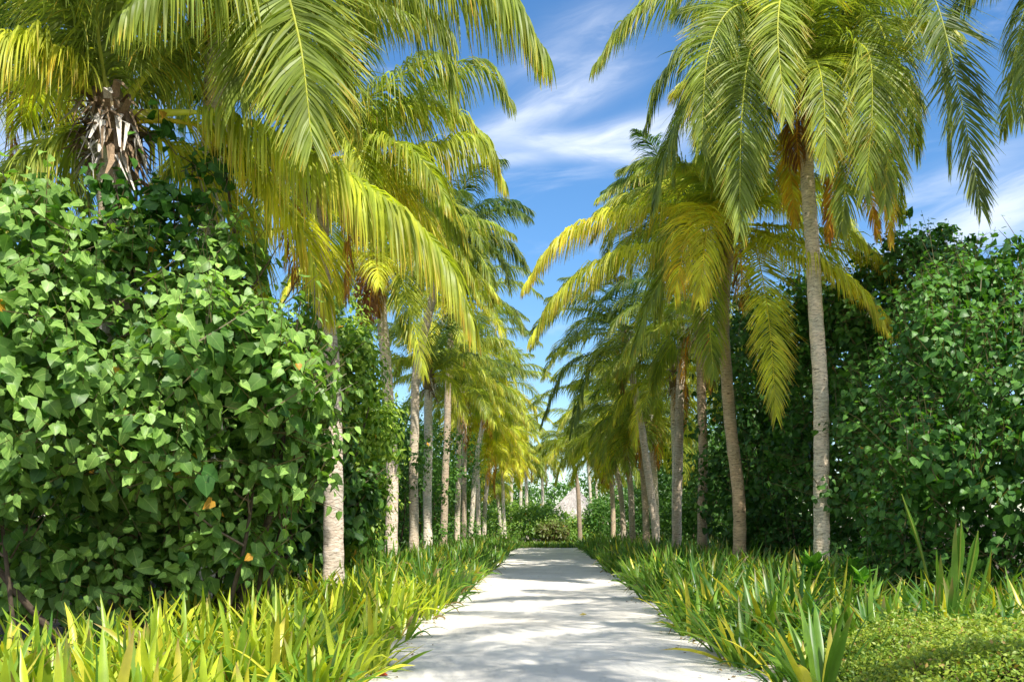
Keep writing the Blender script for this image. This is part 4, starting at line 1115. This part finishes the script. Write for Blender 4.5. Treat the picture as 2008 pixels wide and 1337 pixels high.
# paddle leaf reaching up at right
rng = np.random.default_rng(55)
x, y = P(1850, 1150, 11)[0], 11.0
rt = empty('heliconia_plant', (x, y, 0))
tag(rt, 'plant with one long bent leaf stalk reaching up before the right hedge', 'plant')
for (e_px, e_py, w_) in ((1768, 968, .05), (1885, 1020, .11), (1918, 1040, .11)):
    e = P(e_px, e_py, 10.8)
    p0 = np.array([x, y, 0.0]); pth = bezier([p0, p0 * .45 + e * .55 + np.array([.05, 0, .05]), e], 12)
    mb = MB()
    tube(mb, pth, np.linspace(.022, .006, 12), (.26, .34, .05), 6)
    s = np.linspace(0, 1, 12)
    wv = np.interp(s, [0, .42, .6, .8, 1], [0, 0, w_ * .8, w_, .004])
    T = norm(np.gradient(pth, axis=0)); Wd = norm(np.cross(T, np.array([.2, 1, .1]))); N = np.cross(Wd, T)
    V = np.stack([pth - Wd * wv[:, None] * .5 + N * wv[:, None] * .15 + .003, pth + .004, pth + Wd * wv[:, None] * .5 + N * wv[:, None] * .15 + .003], 1)
    b0 = (np.arange(11) * 3)[:, None] + np.arange(2)[None]
    mb.add(V, (.13, .28, .03), np.stack([b0, b0 + 1, b0 + 4, b0 + 3], -1))
    mb.obj('leaf', M_strap, rt, (x, y, 0))

# low clipped hedge, bottom right
rng = np.random.default_rng(88)
HX0, HX1, HY0, HY1 = 2.35, 6.4, 5.6, 8.9


def hz_(x, y):
    e = np.minimum.reduce([(x - HX0 + .02) / .55, (HX1 + .3 - x) / .5, (y - HY0 + .05) / .6, (HY1 - y + .02) / .45])
    return (.70 + .05 * np.sin(x * 2.1 + 1) + .04 * np.sin(y * 2.7 + x) + .05 * (x - 3) * .4 + .035 * np.sin(x * 7.3 + 2 * np.sin(y * 3)) * np.sin(y * 6.1 + x) + .02 * np.sin(x * 15 + y * 9)) * np.clip(e, 0, 1) ** .35


rt = empty('low_hedge', ((HX0 + HX1) / 2, (HY0 + HY1) / 2, 0))
tag(rt, 'low clipped mound of tiny yellow-green leaves in the bottom right corner', 'hedge')
org = np.array(rt.location)
mb = MB()
n = 62000
x = rng.uniform(HX0 - .03, HX1, n); y = rng.uniform(HY0, HY1, n)
ok = (x < .52 * y + .4); x, y = x[ok], y[ok]; n = len(x)
h = hz_(x, y)
z = h - np.abs(rng.normal(0, .06, n)) + (rng.random(n) < .14) * rng.random(n) ** 2 * .13
ok = (h > .05); x, y, z = x[ok], y[ok], z[ok]; n = len(x)
big = .5 + .5 * np.sin(x * 3.1 + np.sin(y * 4)) * np.sin(y * 3.7 + 1)
m_ = np.clip(rng.random(n) * .7 + .3 * big, 0, 1)[:, None]
col = np.array([.11, .24, .03]) * (1 - m_) + np.array([.46, .52, .06]) * m_
br = rng.random(n) < .05; col[br] = np.array([.40, .26, .08])
leaves(mb, np.stack([x, y, z], -1), rng.normal(0, .5, (n, 3)) + np.array([0, -.25, .8]), rng.normal(size=(n, 3)) + np.array([0, 0, .5]), .035 * (.6 + .8 * rng.random(n)), col, 'oval')
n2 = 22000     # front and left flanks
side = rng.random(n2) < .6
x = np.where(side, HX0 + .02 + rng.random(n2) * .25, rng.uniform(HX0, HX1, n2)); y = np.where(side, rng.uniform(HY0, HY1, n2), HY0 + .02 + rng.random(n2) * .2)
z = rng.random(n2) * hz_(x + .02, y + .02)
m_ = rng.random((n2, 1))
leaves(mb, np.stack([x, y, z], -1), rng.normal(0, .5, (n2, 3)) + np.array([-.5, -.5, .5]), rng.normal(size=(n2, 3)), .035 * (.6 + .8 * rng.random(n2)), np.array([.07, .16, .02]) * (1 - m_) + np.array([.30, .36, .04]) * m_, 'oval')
mb.obj('foliage', M_small, rt, org)
mb = MB()
for k in range(140):
    x0, y0 = rng.uniform(HX0 + .2, 4.6), rng.uniform(HY0 + .2, HY1 - .2); h = float(hz_(x0, y0)) * .93
    if h < .1: continue
    tube(mb, bezier([(x0, y0, 0), (x0 + rng.normal(0, .06), y0 + rng.normal(0, .06), h * .5), (x0 + rng.normal(0, .1), y0 + rng.normal(0, .1), h)], 5), np.linspace(.008, .003, 5), (.15, .10, .06), 4)
mb.obj('twigs', M_wood, rt, org)

# ------------------------------------------------------------------ fallen leaves and debris along the sand
rng = np.random.default_rng(99)
mb = MB()
n = 260
sd = rng.random(n) < .62
yy = 8 + 26 * rng.random(n) ** 1.6
xx = np.where(sd, XR - np.abs(rng.normal(0, .28, n)), XL + np.abs(rng.normal(0, .20, n)))
m_ = rng.random((n, 1))
leaves(mb, np.stack([xx, yy, np.full(n, .045) + rng.random(n) * .012], -1), np.array([0, 0, 1.0]) + rng.normal(0, .25, (n, 3)), rng.normal(size=(n, 3)) * np.array([1, 1, .1]), .03 + .05 * rng.random(n), np.array([.20, .12, .05]) * (1 - m_) + np.array([.42, .33, .12]) * m_, 'oval')
tag(mb.obj('leaf_litter', M_litter), 'scattered dry brown leaf bits along the edges of the sand path', 'leaf litter', kind='stuff')
mb = MB()
pp = np.array([[-1.72, 9.95, .06]])
leaves(mb, pp, np.array([[.1, -.5, 1.0]]), np.array([[1.0, .2, .1]]), np.array([.10]), np.array([[.55, .10, .05]]), 'heart')
tag(mb.obj('fallen_leaf', M_leaf, None, (-1.72, 9.95, .05)), 'single fallen red leaf on the sand at bottom left', 'leaf')
mb = MB()
pp = np.array([[.55, 16.2, .06]])
leaves(mb, pp, np.array([[.1, -.5, 1.0]]), np.array([[1.0, .2, .1]]), np.array([.14]), np.array([[.45, .36, .10]]), 'oval')
tag(mb.obj('fallen_leaf', M_litter, None, (.55, 16.2, .05)), 'pale yellow fallen leaf lying mid-path', 'leaf')
